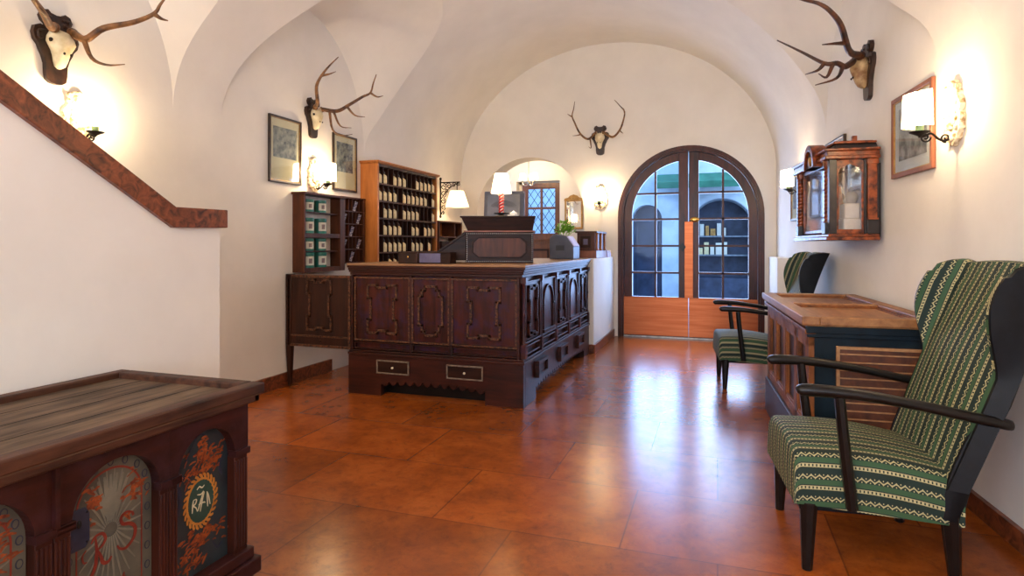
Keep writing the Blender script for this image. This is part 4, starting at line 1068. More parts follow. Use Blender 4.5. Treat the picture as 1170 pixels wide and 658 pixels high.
cb = thing('table_cabinet', 'small brown table cabinet with little columns on the low white wall end', 'box', (-1.43, 6.86, 1.0505))
MB().box(-.16,.12,-.02,.66,0,.085).build('base_drawer', MAT['frame_red'], cb, smooth=False, bevel=.004)
MB().box(-.11,.10,.0,.62,.085,.29).build('case', MAT['wood_mid'], cb, smooth=False, bevel=.003)
MB().box(-.13,.125,-.02,.645,.29,.31).build('top', MAT['wood_mid'], cb, smooth=False, bevel=.004)
MB().frame(-.07,.05,.12,.255,.03,-.010,0).build('front_frame', MAT['wood_black'], cb, smooth=False, bevel=.003)
sub(MB().box(-.035,.015,-.004,-.0005,.155,.22).build('front_plate', MAT['purple_box'], cb, smooth=False), 'small violet plate')
for y in (.06, .30, .56):
    MB().lathe([(.022,.088),(.022,.1),(.013,.11),(.016,.19),(.013,.265),(.022,.278),(.022,.29)], (.108,y,0), 14).build('column', MAT['wood_orange'], cb)
lp = thing('card_stack', 'stack of pale lilac cards on the low wall end near the arched door', 'cards', (-1.36, 7.68, 1.0505))
MB().box(-.10,.055,-.12,.12,0,.05).box(-.09,.05,-.11,.11,.05,.082).build('cards', MAT['lilac'], lp, smooth=False, bevel=.003)
MB().box(-.102,.057,-.03,.03,.0,.086).build('band', MAT['white_glaze'], lp, smooth=False)

# ------------------------------------------------------------------ shelf with tins on the wall
sf = wall_thing('tin_shelf', 'brown open wall shelf holding green tins above the swinging gate', 'shelf', 'left', 4.655, .96)
W, H, D = .60, .68, .125
MB().box(-W/2,-W/2+.02,-D,0,0,H).build('side_panel', MAT['wood_mid'], sf, smooth=False, bevel=.003)
MB().box(W/2-.075,W/2,-D,0,0,H).build('side_panel', MAT['wood_mid'], sf, smooth=False, bevel=.003)
MB().box(-W/2-.02,W/2-.001,-D-.02,0,H,H+.022).build('top_board', MAT['wood_mid'], sf, smooth=False, bevel=.004)
sub(MB().box(-W/2+.02,W/2-.075,-.012,-.002,0,H).build('back_panel', MAT['pale_cloth'], sf, smooth=False), 'pale back')
LEV = [(.04, 'plank'), (.190, 'thin'), (.345, 'thick'), (.535, 'thin')]
for z, kd in LEV:
    th = .012 if kd == 'thin' else .04
    MB().box(-W/2+.02,W/2-.075,-D+(.03 if kd == 'thin' else .004),-.012,z-th,z).build('shelf_board', MAT['wood_mid'], sf, smooth=False, bevel=.002)
def tin(h, r):
    t = thing('tea_tin', 'green tin', 'tin', (0,0,0), 0, 'green tins on the wall shelf')
    MB().lathe([(r,0),(r,h*.82),(r*1.01,h*.83)], n=28).build('tin_body', MAT['tin'], t)
    MB().lathe([(r*1.03,h*.82),(r*1.03,h*.97),(r*.9,h),(r*.3,h*1.0)], n=28).build('lid', MAT['tin'], t)
    a0, a1 = R(-90-44), R(-90+44)
    l = MB().lathe([(r*1.012,h*.16),(r*1.012,h*.74)], n=14, cap=False, a0=a0, a1=a1).build('tin_label', MAT['tin_label'], t)
    MB().lathe([(r*1.02,h*.28),(r*1.02,h*.60)], n=8, cap=False, a0=R(-90-16), a1=R(-90+16)).build('crest', MAT['crest'], l)
    return t
prot = {'s': tin(.110, .052), 'b': tin(.136, .055)}
used = set()
l0, r0 = mount('left', 4.655, .96)
for z, kd, row in ((.04,'b','bottom'), (.190,'s','second lowest'), (.345,'b','second highest'), (.535,'s','top')):
    for x, side in ((-.185,'stair side'), (-.005,'pigeonhole side')):
        p = Matrix.Translation(l0) @ Matrix.Rotation(r0, 4, 'Z') @ Vector((x, -.071, z + .0005))
        lab = 'green tin with cream label, %s board of tin shelf, %s' % (row, side)
        if kd not in used: o = prot[kd]; used.add(kd); o.location = p; o.rotation_euler.z = r0 - R(26); o['label'] = lab
        else: o = dup(prot[kd], p, r0 - R(26), lab)
# pigeonholes
pg = wall_thing('pigeonhole_rack', 'brown pigeonhole rack of small slots between tin shelf and key rack', 'rack', 'left', 5.18, 1.02)
W, H, D = .415, .64, .07
MB().box(-W/2,W/2,-.008,0,0,H).build('back_panel', MAT['wood_dark'], pg, smooth=False)
m = MB().box(-W/2,W/2,-D-.006,0,H,H+.014).box(-W/2,W/2,-D,0,0,.014).box(-W/2,-W/2+.012,-D,0,0,H).box(W/2-.03,W/2,-D,0,0,H)
m.build('outer_frame', MAT['wood_mid'], pg, smooth=False, bevel=.002)
NX, NZ = 6, 5; cw = (W-.042)/NX; chh = (H-.014)/NZ
for i in range(1, NX): MB().box(-W/2+.012+i*cw-.003,-W/2+.012+i*cw+.003,-D+.004,-.008,.014,H).build('divider', MAT['wood_mid'], pg, smooth=False)
for j in range(1, NZ): MB().box(-W/2+.012,W/2-.03,-D+.002,-.008,.014+j*chh-.004,.014+j*chh+.004).build('shelf_board', MAT['wood_mid'], pg, smooth=False)
l0, r0 = mount('left', 5.18, 1.02); first = None
ords = ['first', 'second', 'third', 'fourth', 'fifth', 'sixth']; rows_n = ['bottom', 'second lowest', 'middle', 'second highest', 'top']
for i, j in ((3,4),(0,3),(4,3),(2,2),(0,1),(4,1),(2,0)):
    p = Matrix.Translation(l0) @ Matrix.Rotation(r0, 4, 'Z') @ Vector((-W/2+.012+(i+.55)*cw, -.045, .0145+j*chh+.004))
    lab = 'printed leaflet leaning out of the %s pigeonhole of the %s row' % (ords[i], rows_n[j])
    if first is None:
        M = Matrix.Rotation(R(14), 4, 'X') @ Matrix.Rotation(R(10), 4, 'Y')
        first = MB(M).box(-.024,.024,-.012,-.008,.006,.10).box(-.02,.028,-.008,-.004,.006,.09).build('leaflet', MAT['leaflet'], None, smooth=False)
        first.location = p; first.rotation_euler.z = r0; tag(first, lab, 'leaflet', 'leaflets in the pigeonholes')
    else: dup(first, p, r0, lab)

# ------------------------------------------------------------------ key rack
kr = wall_thing('key_rack', 'tall honey coloured key rack with rows of cream key tags', 'key rack', 'left', 6.105, .86)
W, H, D = 1.39, 1.18, .205
sub(MB().box(-W/2,-W/2+.03,-D,0,0,H).build('side_panel', MAT['wood_orange'], kr, smooth=False, bevel=.002), 'honey pine side')
sub(MB().box(W/2-.03,W/2,-D,0,0,H).build('side_panel', MAT['wood_orange'], kr, smooth=False, bevel=.002), 'honey pine side')
MB().box(-W/2-.012,W/2+.012,-D-.014,0,H,H+.012).box(-W/2-.025,W/2+.025,-D-.028,0,H+.012,H+.03).build('cornice', MAT['wood_orange'], kr, smooth=False, bevel=.004)
MB().box(-W/2+.03,W/2-.03,-.03,-.01,0,H).build('back_panel', MAT['wood_dark'], kr, smooth=False)
NX, NZ = 13, 6; cw = (W-.06)/NX; RH = .179; z_top = H - .025
MB().box(-W/2+.028,W/2-.028,-D+.002,-.01,z_top,H).build('top_rail', MAT['wood_dark'], kr, smooth=False)
for i in range(1, NX): MB().box(-W/2+.03+i*cw-.004,-W/2+.03+i*cw+.004,-D+.012,-.03,.02,z_top).build('divider', MAT['wood_dark'], kr, smooth=False)
for j in range(1, NZ+1): MB().box(-W/2+.03,W/2-.03,-D+.003,-.03,z_top-j*RH-.008,z_top-j*RH+.008).build('shelf_board', MAT['wood_mid'], kr, smooth=False, bevel=.002)
def key_fob():
    t = thing('key_tag', 'cream tag', 'key tag', (0,0,0), 0, 'cream key tags in the key rack')
    MB().lathe([(.030,0),(.036,.006),(.037,.07),(.034,.085),(.020,.096),(.014,.104)], n=18).build('tag_body', MAT['fob'], t)
    MB().lathe([(.015,.102),(.017,.106),(.017,.124),(.008,.130),(.007,.142)], n=14).build('tag_cap', MAT['fob_cap'], t)
    return t
fob = key_fob(); l0, r0 = mount('left', 6.105, .86); n_used = 0
ROWS = [[0,1,3,4,5,8,9,10,11,12],[0,1,2,3,5,6,7,8,9,10,12],[1,2,3,5,6,7,8,12],[1,2,3,4,7,8,10,11,12],[1,2,3,4,5,7,8,9,11],[2,3]]
ordw = ['first','second','third','fourth','fifth','sixth','seventh','eighth','ninth','tenth','eleventh','twelfth','thirteenth']
roww = ['top','second','third','fourth','fifth','bottom']
random.seed(3)
for j, cols in enumerate(ROWS):
    for q, i in enumerate(cols):
        p = Matrix.Translation(l0) @ Matrix.Rotation(r0, 4, 'Z') @ Vector((-W/2+.03+(i+.5)*cw, -D+.042, z_top-(j+1)*RH+.009))
        lab = 'cream key tag in the %s compartment of the %s row of the key rack' % (ordw[i], roww[j])
        rz = r0 + random.uniform(-.5, .5)*(random.random() < .3)
        if n_used == 0: fob.location = p; fob.rotation_euler.z = rz; fob['label'] = lab
        else: dup(fob, p, rz, lab)
        n_used += 1
# little cabinet under the key rack
lw = wall_thing('key_rack_cabinet', 'dark low cabinet standing under the key rack behind the counter', 'cabinet', 'left', 6.105, 0)
MB().box(-.70,.70,-.235,-.005,.04,.84).box(-.66,.66,-.22,-.005,0,.04).build('body', MAT['wood_dark'], lw, smooth=False, bevel=.004)
MB().box(-.72,.72,-.25,-.003,.84,.859).build('top', MAT['wood_mid'], lw, smooth=False, bevel=.003)
for k in range(3):
    x = -.68 + k*.455
    d = MB().box(x,x+.44,-.252,-.236,.07,.81).frame(x+.05,x+.39,.13,.75,.02,-.258,-.25).build('door', MAT['wood_dark'], lw, smooth=False, bevel=.003)
    MB().ell((x+.40,-.262,.45), (.012,.014,.012)).build('knob', MAT['brass'], d)
# small wall shelf beyond the rack
ws = wall_thing('cubby_shelf', 'small brown two-compartment shelf under the iron bracket lamp', 'shelf', 'left', 7.22, 1.13)
m = MB().box(-.36,.36,-.20,0,.36,.378).box(-.36,.36,-.20,0,.165,.183).box(-.36,-.342,-.20,0,-.05,.36).box(.342,.36,-.20,0,-.05,.36).box(.12,.136,-.20,0,.183,.36)
m.build('boards', MAT['wood_mid'], ws, smooth=False, bevel=.002)
MB().box(-.34,.12,-.012,-.002,.183,.36).build('back_panel', MAT['wood_orange'], ws, smooth=False)
MB().box(-.25,.05,-.19,-.004,-.05,.12).build('lower_box', MAT['wood_dark'], ws, smooth=False, bevel=.003)

# ------------------------------------------------------------------ things in the little room
cbd = thing('panelled_cupboard', 'low brown panelled cupboard under the leaded window', 'cupboard', (-2.73, 9.57, 0))
MB().box(-.36,.30,-.34,0,0,1.27).build('body', MAT['wood_window'], cbd, smooth=False, bevel=.004)
MB().box(-.39,.33,-.37,0,1.27,1.30).build('top', MAT['wood_window'], cbd, smooth=False, bevel=.004)
d = MB().box(-.33,.27,-.352,-.341,.08,1.22).build('door', MAT['wood_window'], cbd, smooth=False, bevel=.003)
MB().frame(-.27,.21,.16,1.14,.03,-.362,-.35).build('door_moulding', MAT['wood_dark'], d, smooth=False, bevel=.003)
mr = thing('wall_mirror', 'small gilt mirror with arched carved crest right of the leaded window', 'mirror', (-2.205, 9.598, 1.72))
mr['label'] = 'small gilt mirror with arched carved crest beside the leaded window'
m = MB().frame(-.15,.15,-.26,.22,.03,-.03,-.002)
m.prism([(-.16,.20),(.16,.20),(.15,.235),(.09,.25),(.06,.28),(0,.30),(-.06,.28),(-.09,.25),(-.15,.235)], 'xz', -.034, -.002)
m.sweep([(-.12,-.036,.23),(-.06,-.04,.25),(0,-.04,.285),(.06,-.04,.25),(.12,-.036,.23)], .008, n=6, up=(0,1,0), smooth=4).ell((0,-.038,.25), (.03,.01,.024))
m.build('gilt_frame', MAT['frame_gold'], mr, bevel=.003)
MB().box(-.125,.125,-.018,-.008,-.235,.205).build('mirror_glass', MAT['mirror'], mr, smooth=False)
ch = thing('chandelier', 'small chandelier with white shades hanging in the room behind the arch', 'chandelier', (-2.79, 9.0, 2.16))
m = MB().cyl((0,0,.02), (0,0,.62), .006).lathe([(.001,-.04),(.02,-.02),(.026,.01),(.012,.05),(.008,.09)], n=18).lathe([(.05,.615),(.05,.64)], n=18)
m.build('stem', MAT['steel'], ch)
for k in range(3):
    a = R((-17, 163, 73)[k]); dx, dyy = math.cos(a), math.sin(a)
    am = MB().sweep([(0,0,.0),(.05*dx,.05*dyy,-.03),(.10*dx,.10*dyy,-.015),(.115*dx,.115*dyy,.03)], .005, n=6, smooth=4).lathe([(.02,.03),(.022,.036),(.010,.04),(.010,.07)], (.115*dx,.115*dyy,0), 14).build('arm', MAT['steel'], ch)
    MB().lathe([(.062,.06),(.042,.16)], (.115*dx,.115*dyy,0), 24, cap=False).build('lamp_shade', MAT['shade'], am)
point_light('chandelier_glow', (0, 0, .16), 7, radius=.08, parent=ch)
# ------------------------------------------------------------------ painted chest beside the stair parapet
pc = thing('painted_chest', 'large old red-brown chest with painted arched panels beside the stair wall', 'chest', (-1.905, 1.07, 0), R(90))
HL, HD = .665, .315          # half length, half depth of the body
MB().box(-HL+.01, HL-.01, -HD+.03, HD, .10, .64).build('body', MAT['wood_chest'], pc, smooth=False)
lid = MB().box(-HL-.03, HL+.035, -HD-.03, HD+.02, .662, .684).build('lid', MAT['wood_grey'], pc, smooth=False, bevel=.003)
m = MB()
x0, x1, y0, y1 = -HL-.04, HL+.045, -HD-.04, HD+.03
for (a, b, c, d) in ((x0, x1, y0, y0+.055), (x0, x1, y1-.05, y1), (x0, x0+.055, y0+.055, y1-.05), (x1-.055, x1, y0+.055, y1-.05)):
    m.box(a, b, c, d, .668, .706)
m.box(x0+.012, x1-.012, y0+.012, y0+.04, .640, .668).box(x1-.04, x1-.012, y0+.012, y1, .640, .668)
m.build('lid_frame', MAT['wood_chest_edge'], lid, smooth=False, bevel=.006)
m = MB()
for i, y in enumerate((-.12, .03, .17)): m.box(x0+.06, x1-.06, y-.002, y+.002, .6836, .6848)
m.build('board_gap', MAT['hole'], lid, smooth=False)
# front: arcaded frieze cut out over four painted fields, local x = world Y - 1.07
PAN = [(-.603,-.372), (-.305,-.045), (.045,.305), (.372,.603)]
SPR = .478
for i, (a, b) in enumerate(PAN):
    r = (b-a)/2; xc = (a+b)/2
    m = MB()
    arc = [(xc - r*math.cos(math.pi*k/24), SPR + min(r,.128)*math.sin(math.pi*k/24)) for k in range(25)]
    la = -HL if i == 0 else (PAN[i-1][1]+a)/2; lb = HL if i == 3 else (b+PAN[i+1][0])/2
    m.prism([(la,SPR)] + arc + [(lb,SPR),(lb,.645),(la,.645)], 'xz', -HD-.006, -HD+.034)
    m.ring([(la, SPR-.012), (a+.002, SPR-.012), (a+.002, SPR+.006), (la, SPR+.006)], [(la+.002, SPR-.008), (a, SPR-.008), (a, SPR), (la+.002, SPR)], 'xz', -HD-.016, -HD)
    m.box(la, a+.004, -HD-.016, -HD+.02, SPR-.014, SPR+.008).box(b-.004, lb, -HD-.016, -HD+.02, SPR-.014, SPR+.008)
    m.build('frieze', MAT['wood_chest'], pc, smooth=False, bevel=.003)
    for (pa, pb) in ((la, a), (b, lb)):
        q = MB().box(pa+.002, pb-.001, -HD-.002, -HD+.034, .10, SPR-.014); w = pb-pa; k = max(2, int(w/.011))
        for j in range(k): q.cyl((pa+w*(j+.5)/k, -HD-.001, .14), (pa+w*(j+.5)/k, -HD-.001, SPR-.03), w/k*.40, n=8)
        q.build('fluted_pilaster', MAT['wood_chest_v'], pc, bevel=.002)
m = MB().box(-HL-.012, HL+.016, -HD-.02, -HD+.03, .085, .125).box(-HL-.03, HL+.035, -HD-.035, HD, .03, .085).box(-HL-.012, HL+.016, -HD+.03, HD, .085, .125)
for x in (-HL+.05, HL-.05):
    for y in (-HD+.03, HD-.06): m.box(x-.06, x+.06, y-.05, y+.05, 0, .03)
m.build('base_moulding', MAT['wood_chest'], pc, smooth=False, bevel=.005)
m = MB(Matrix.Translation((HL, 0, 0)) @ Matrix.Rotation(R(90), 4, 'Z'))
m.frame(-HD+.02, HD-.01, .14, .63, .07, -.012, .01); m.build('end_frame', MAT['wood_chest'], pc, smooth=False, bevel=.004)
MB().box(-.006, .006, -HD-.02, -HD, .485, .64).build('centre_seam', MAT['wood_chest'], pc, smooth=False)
random.seed(21)
YF = -HD + .028                     # plane of the painted fields
def blot(m, xc, zc, w, h, n, y):
    for _ in range(n):
        x = xc + random.gauss(0, w); z = zc + random.gauss(0, h); L = random.uniform(.006, .018); a = random.gauss(.35, .5)
        m.stroke([(x-L*math.cos(a), z-L*math.sin(a)), (x, z+.003), (x+L*math.cos(a), z+L*math.sin(a))], random.uniform(.004,.009), y, .0008, 3)
def ringpts(xc, zc, rx, rz, n=26, a0=0, a1=360): return [(xc+rx*math.cos(R(a0+(a1-a0)*i/n)), zc+rz*math.sin(R(a0+(a1-a0)*i/n))) for i in range(n+1)]
MAT['paint_field'] = surf('grey_blue_field', (20, 30, 36), (44, 57, 62), 7, 0.5, bump=0.15)
MAT['paint_sun'] = surf('pale_grey_field', (66, 68, 60), (96, 92, 78), 9, 0.5, bump=0.15)
MAT['paint_orange'] = surf('orange_flourish', (92, 32, 11), (160, 78, 28), 60, 0.5)
MAT['paint_red'] = surf('red_lettering', (100, 27, 15), (128, 44, 26), 20, 0.5)
MAT['paint_cream'] = surf('cream_lettering', (196, 186, 150), (216, 206, 176), 20, 0.5)
MAT['paint_ray'] = surf('pale_ray', (98, 96, 84), (118, 114, 98), 20, 0.5)
MAT['paint_dark'] = surf('dark_blue_stroke', (22, 28, 46), (40, 46, 66), 20, 0.5)
MAT['paint_ochre'] = surf('ochre_wreath', (160, 98, 34), (190, 128, 54), 20, 0.5)
MAT['paint_green'] = surf('dark_green_field', (26, 56, 48), (44, 74, 62), 14, 0.5)
def inside_arch(a, b, x, z):
    r = (b-a)/2; xc = (a+b)/2
    return a+.012 < x < b-.012 and (z < SPR or ((x-xc)/r)**2 + ((z-SPR)/.128)**2 < .82)
def outline_pts(a, b, ins, z0=.13):
    r = (b-a)/2 - ins; xc = (a+b)/2; rz = .128 - ins
    return [(xc-r, z0)] + [(xc-r, z0+(SPR-z0)*k/6) for k in range(1,7)] + [(xc-r*math.cos(math.pi*k/16), SPR+rz*math.sin(math.pi*k/16)) for k in range(1,16)] + [(xc+r, SPR-(SPR-z0)*k/6) for k in range(7)]
def dotty(m, pts, step, rx, rz, y):
    # little links along a border
    acc = 0; last = pts[0]
    for p in pts[1:]:
        d = math.hypot(p[0]-last[0], p[1]-last[1]); acc += d; last = p
        if acc > step: m.stroke(ringpts(p[0], p[1], rx, rz, 12), .003, y, .0008, 1); acc = 0
for i, (a, b) in enumerate(PAN):
    xc = (a+b)/2; r = (b-a)/2; lettered = i in (1, 2)
    fld = MB().prism([(a,.10),(b,.10)] + [(xc+r*math.cos(math.pi*k/24), SPR+.128*math.sin(math.pi*k/24)) for k in range(25)], 'xz', YF, YF+.012)
    f = fld.build('painted_panel', MAT['paint_sun' if lettered else 'paint_field'], pc, smooth=False)
    y = YF - .0004; orange = MB()
    if lettered:
        rays = MB()
        for k in range(26):
            an = 2*math.pi*k/26
            for rr in (.03,):
                x1, z1 = xc + .10*math.cos(an), .40 + .17*math.sin(an)
                if inside_arch(a, b, x1, z1): rays.stroke([(xc+.02*math.cos(an), .40+.02*math.sin(an)), ((xc+x1)/2, (.40+z1)/2), (x1, z1)], .006, y, .0008, 2)
        for k in range(7):      # shell above the letters
            an = R(62 + 56*k/6); rays.stroke([(xc, .425), (xc+.06*math.cos(an), .425+.06*math.sin(an)), (xc+.115*math.cos(an), .425+.13*math.sin(an))], .012, y, .0008, 3)
        rays.build('sun_rays', MAT['paint_ray'], f, smooth=False)
        brd = MB(); dotty(brd, outline_pts(a, b, .015), .03, .008, .011, y)
        brd.build('link_border', MAT['paint_dark'], f, smooth=False)
        red = MB(); P = outline_pts(a, b, .034); red.stroke(P, .006, y-.0002, .0008, 2)
        # R and S, with swash tails
        k = .9
        def tr(pts, ox, oz): return [(xc+ox+x*k, .330+oz+z*k) for x, z in pts]
        red.stroke(tr([(0,.075),(.004,.03),(0,-.01),(-.012,-.035),(-.035,-.05)], -.045, 0), .010, y-.0012)
        red.stroke(tr([(-.014,.062),(.0,.078),(.022,.078),(.032,.058),(.02,.04),(.004,.034)], -.045, 0), .008, y-.0012)
        red.stroke(tr([(.006,.034),(.016,.012),(.024,-.012),(.04,-.018),(.052,-.006)], -.045, 0), .010, y-.0012)
        red.stroke(tr([(-.028,.05),(-.04,.035),(-.036,.015),(-.026,.012)], -.045, 0), .005, y-.0012)
        red.stroke(tr([(.008,.09),(-.012,.098),(-.030,.088),(-.026,.066),(0,.056),(.018,.036),(.014,.006),(-.012,-.016),(-.034,-.010),(-.044,.004)], .058, .012), .010, y-.0012)
        red.stroke(tr([(.008,.09),(.012,.078)], .058, .012), .008, y-.0012)
        # two figures low on the panel
        red.stroke(tr([(-.02,-.02),(-.005,-.005),(.008,-.02),(-.012,-.05),(-.02,-.062),(.01,-.062)], 0, -.075), .008, y-.0012)
        red.stroke(tr([(.045,.0),(.03,-.035),(.055,-.035)], 0, -.07), .007, y-.0012); red.stroke(tr([(.046,-.01),(.046,-.03),(.044,-.06)], 0, -.07), .007, y-.0012)
        sub(red.build('lettering', MAT['paint_red'], f, smooth=False), 'red painted letters R S')
        blot(orange, xc-.06, .49, .022, .02, 26, y-.0004); blot(orange, xc+.07, .48, .018, .03, 30, y-.0004)
    else:
        blot(orange, xc+.02, .50, .045, .018, 60, y-.0004); blot(orange, xc-.01, .455, .05, .014, 40, y-.0004); blot(orange, xc+.005, .54, .012, .02, 14, y-.0004)
        blot(orange, xc+.01, .225, .05, .022, 60, y-.0004); blot(orange, xc-.04, .17, .028, .022, 30, y-.0004)
        g = MB().prism(ringpts(xc, .355, .055, .072, 30)[:-1], 'xz', y-.0012, y).build('wreath_field', MAT['paint_green'], f, smooth=False)
        w = MB()
        for k in range(26):
            an = 2*math.pi*k/26
            w.stroke([(xc+.052*math.cos(an), .355+.069*math.sin(an)), (xc+.064*math.cos(an+.1), .355+.083*math.sin(an+.1)), (xc+.07*math.cos(an+.22), .355+.09*math.sin(an+.22))], .009, y-.0014, .0008, 2)
        w.stroke(ringpts(xc, .355, .056, .073, 30), .008, y-.0014, .0008, 1)
        w.build('wreath', MAT['paint_ochre'], f, smooth=False)
        cr_ = MB(); k = .85
        def tr2(pts): return [(xc+x*k, .352+z*k) for x, z in pts]
        for s_ in ([(-.042,-.028),(-.04,.0),(-.036,.02)], [(-.036,.02),(-.022,.018),(-.026,.004),(-.036,-.002),(-.024,-.014),(-.018,-.03)],
                   [(-.018,.034),(.0,.03),(.012,.038)], [(.012,.038),(-.004,.0),(-.016,-.03)], [(-.004,-.036),(.004,.0),(.016,.034)], [(-.012,-.006),(.012,-.006),(.02,-.01)],
                   [(.028,.03),(.03,.0),(.032,-.03)], [(.028,.03),(.036,.01),(.044,-.026)], [(-.02,.054),(-.008,.062),(.004,.054),(.016,.06)]):
            cr_.stroke(tr2(s_), .0045, y-.0022, .0008, 4)
        sub(cr_.build('monogram_lettering', MAT['paint_cream'], f, smooth=False), 'thin cream monogram strokes')
        dk = MB(); dk.stroke([(xc-.06,.50),(xc-.03,.55),(xc,.575),(xc+.03,.55),(xc+.05,.52)], .006, y); dk.stroke([(xc-.09,.44),(xc-.08,.40),(xc-.085,.34)], .012, y); dk.stroke([(xc+.09,.48),(xc+.08,.44),(xc+.09,.41)], .010, y); dk.stroke([(xc+.05,.2),(xc+.07,.17),(xc+.09,.18)], .008, y)
        for fx_, fz_ in ((-.088,.475),(-.092,.43),(-.082,.40),(-.07,.455)): dk.stroke(ringpts(xc+fx_, fz_, .004, .005, 8), .003, y-.0004, .0008, 1)
        dk.build('dark_foliage', MAT['paint_dark'], f, smooth=False)
    orange.build('flourish_pattern', MAT['paint_orange'], f, smooth=False)
lk = MB().prism([(.052,.40),(.062,.385),(.10,.385),(.112,.40),(.112,.475),(.10,.495),(.062,.495),(.052,.475)], 'xz', YF-.006, YF-.0025).build('lock_plate', MAT['paint_dark'], pc, smooth=False, bevel=.002)
MB().ell((.082, YF-.007, .455), (.007,.003,.011), 12, 6).build('keyhole', MAT['hole'], lk)
m = MB()
for x, z in ((.06,.40),(.104,.40),(.06,.48),(.104,.48)): m.ell((x, YF-.0065, z), (.003,.003,.003), 8, 5)
m.build('rivet', MAT['iron'], lk)

# ------------------------------------------------------------------ chest with teal end on the window side
wc = thing('slatted_chest', 'old oak chest with teal painted end and slatted inset between the two armchairs', 'chest', (.675, 4.045, 0), -R(87))
HL, HD, HH = .75, .29, .80
MB().box(-HL+.02, HL-.022, -HD+.03, HD, .04, HH).build('body', MAT['wood_old'], wc, smooth=False)
e = MB().box(HL-.022, HL, -HD+.02, HD, .0, HH).build('end_board', MAT['teal_paint'], wc, smooth=False, bevel=.004)
sub(e, 'teal painted end board')
EM = Matrix.Translation((HL, 0, 0)) @ Matrix.Rotation(R(90), 4, 'Z')
p = MB(EM).box(-HD+.13, HD-.09, -.006, .0, .06, .70).build('slat_panel', MAT['wood_slat'], wc, smooth=False); sub(p, 'brown slatted inset')
m = MB(EM)
m.frame(-HD+.12, HD-.08, .05, .71, .014, -.016, 0)
for k in range(16): m.box(-HD+.135, HD-.095, -.011, -.004, .085+k*.039, .091+k*.039)
m.build('slat_edges', MAT['slat_line'], p, smooth=False)
m = MB(EM).box(-HD-.01, HD, -.018, .0, HH-.05, HH).box(-HD-.015, HD, -.026, .0, HH-.03, HH+.004)
m.build('end_moulding', MAT['teal_paint'], wc, smooth=False, bevel=.003)
# front: stiles and four fielded panels over a plain plinth
m = MB().box(-HL, HL, -HD+.0, -HD+.03, HH-.10, HH).box(-HL, HL, -HD, -HD+.03, .24, .30)
xs = [-HL+.05, -.375, 0, .375, HL-.05]
for x in xs: m.box(x-.05, x+.05, -HD, -HD+.03, .24, HH)
m.build('front_frame', MAT['wood_old'], wc, smooth=False, bevel=.004)
for a, b in zip(xs[:-1], xs[1:]):
    q = MB().box(a+.05, b-.05, -HD+.02, -HD+.034, .30, HH-.10).build('front_panel', MAT['wood_dark'], wc, smooth=False)
    MB().frame(a+.05, b-.05, .30, HH-.10, .016, -HD+.004, -HD+.024).build('panel_moulding', MAT['wood_old'], q, smooth=False, bevel=.003)
MB().box(-HL-.01, HL+.0, -HD-.015, HD, .0, .24).build('plinth', MAT['wood_dark'], wc, smooth=False, bevel=.004)
m = MB().box(-HL-.02, HL+.02, -HD-.02, -HD+.03, HH-.035, HH-.012)
m.build('front_moulding', MAT['wood_old'], wc, smooth=False, bevel=.004)
MB().box(-HL-.02, HL+.02, -HD-.03, HD+.0, HH+.004, HH+.030).build('lid', MAT['wood_old_x'], wc, smooth=False, bevel=.003)
m = MB(); zt = HH + .030
for (a, b, c, d) in ((-HL-.03, HL+.03, -HD-.035, -HD+.045), (-HL-.03, HL+.03, HD-.08, HD+.0), (-HL-.03, -HL+.06, -HD+.045, HD-.08), (HL-.06, HL+.03, -HD+.045, HD-.08), (-.04, .04, -HD+.045, HD-.08)):
    m.box(a, b, c, d, zt-.02, zt+.022)
m.build('lid_frame', MAT['wood_old_x'], wc, smooth=False, bevel=.005)
m = MB()
for a, b in ((-HL+.06, -.04), (.04, HL-.06)): 
    for k in range(2): m.ring([(a+.0+.012*k,-HD+.045+.012*k),(b-.012*k,-HD+.045+.012*k),(b-.012*k,HD-.08-.012*k),(a+.012*k,HD-.08-.012*k)], [(a+.012*(k+1),-HD+.045+.012*(k+1)),(b-.012*(k+1),-HD+.045+.012*(k+1)),(b-.012*(k+1),HD-.08-.012*(k+1)),(a+.012*(k+1),HD-.08-.012*(k+1))], 'xy', zt-.004, zt+.014-.007*k)
m.build('lid_moulding', MAT['wood_old'], wc, smooth=False)

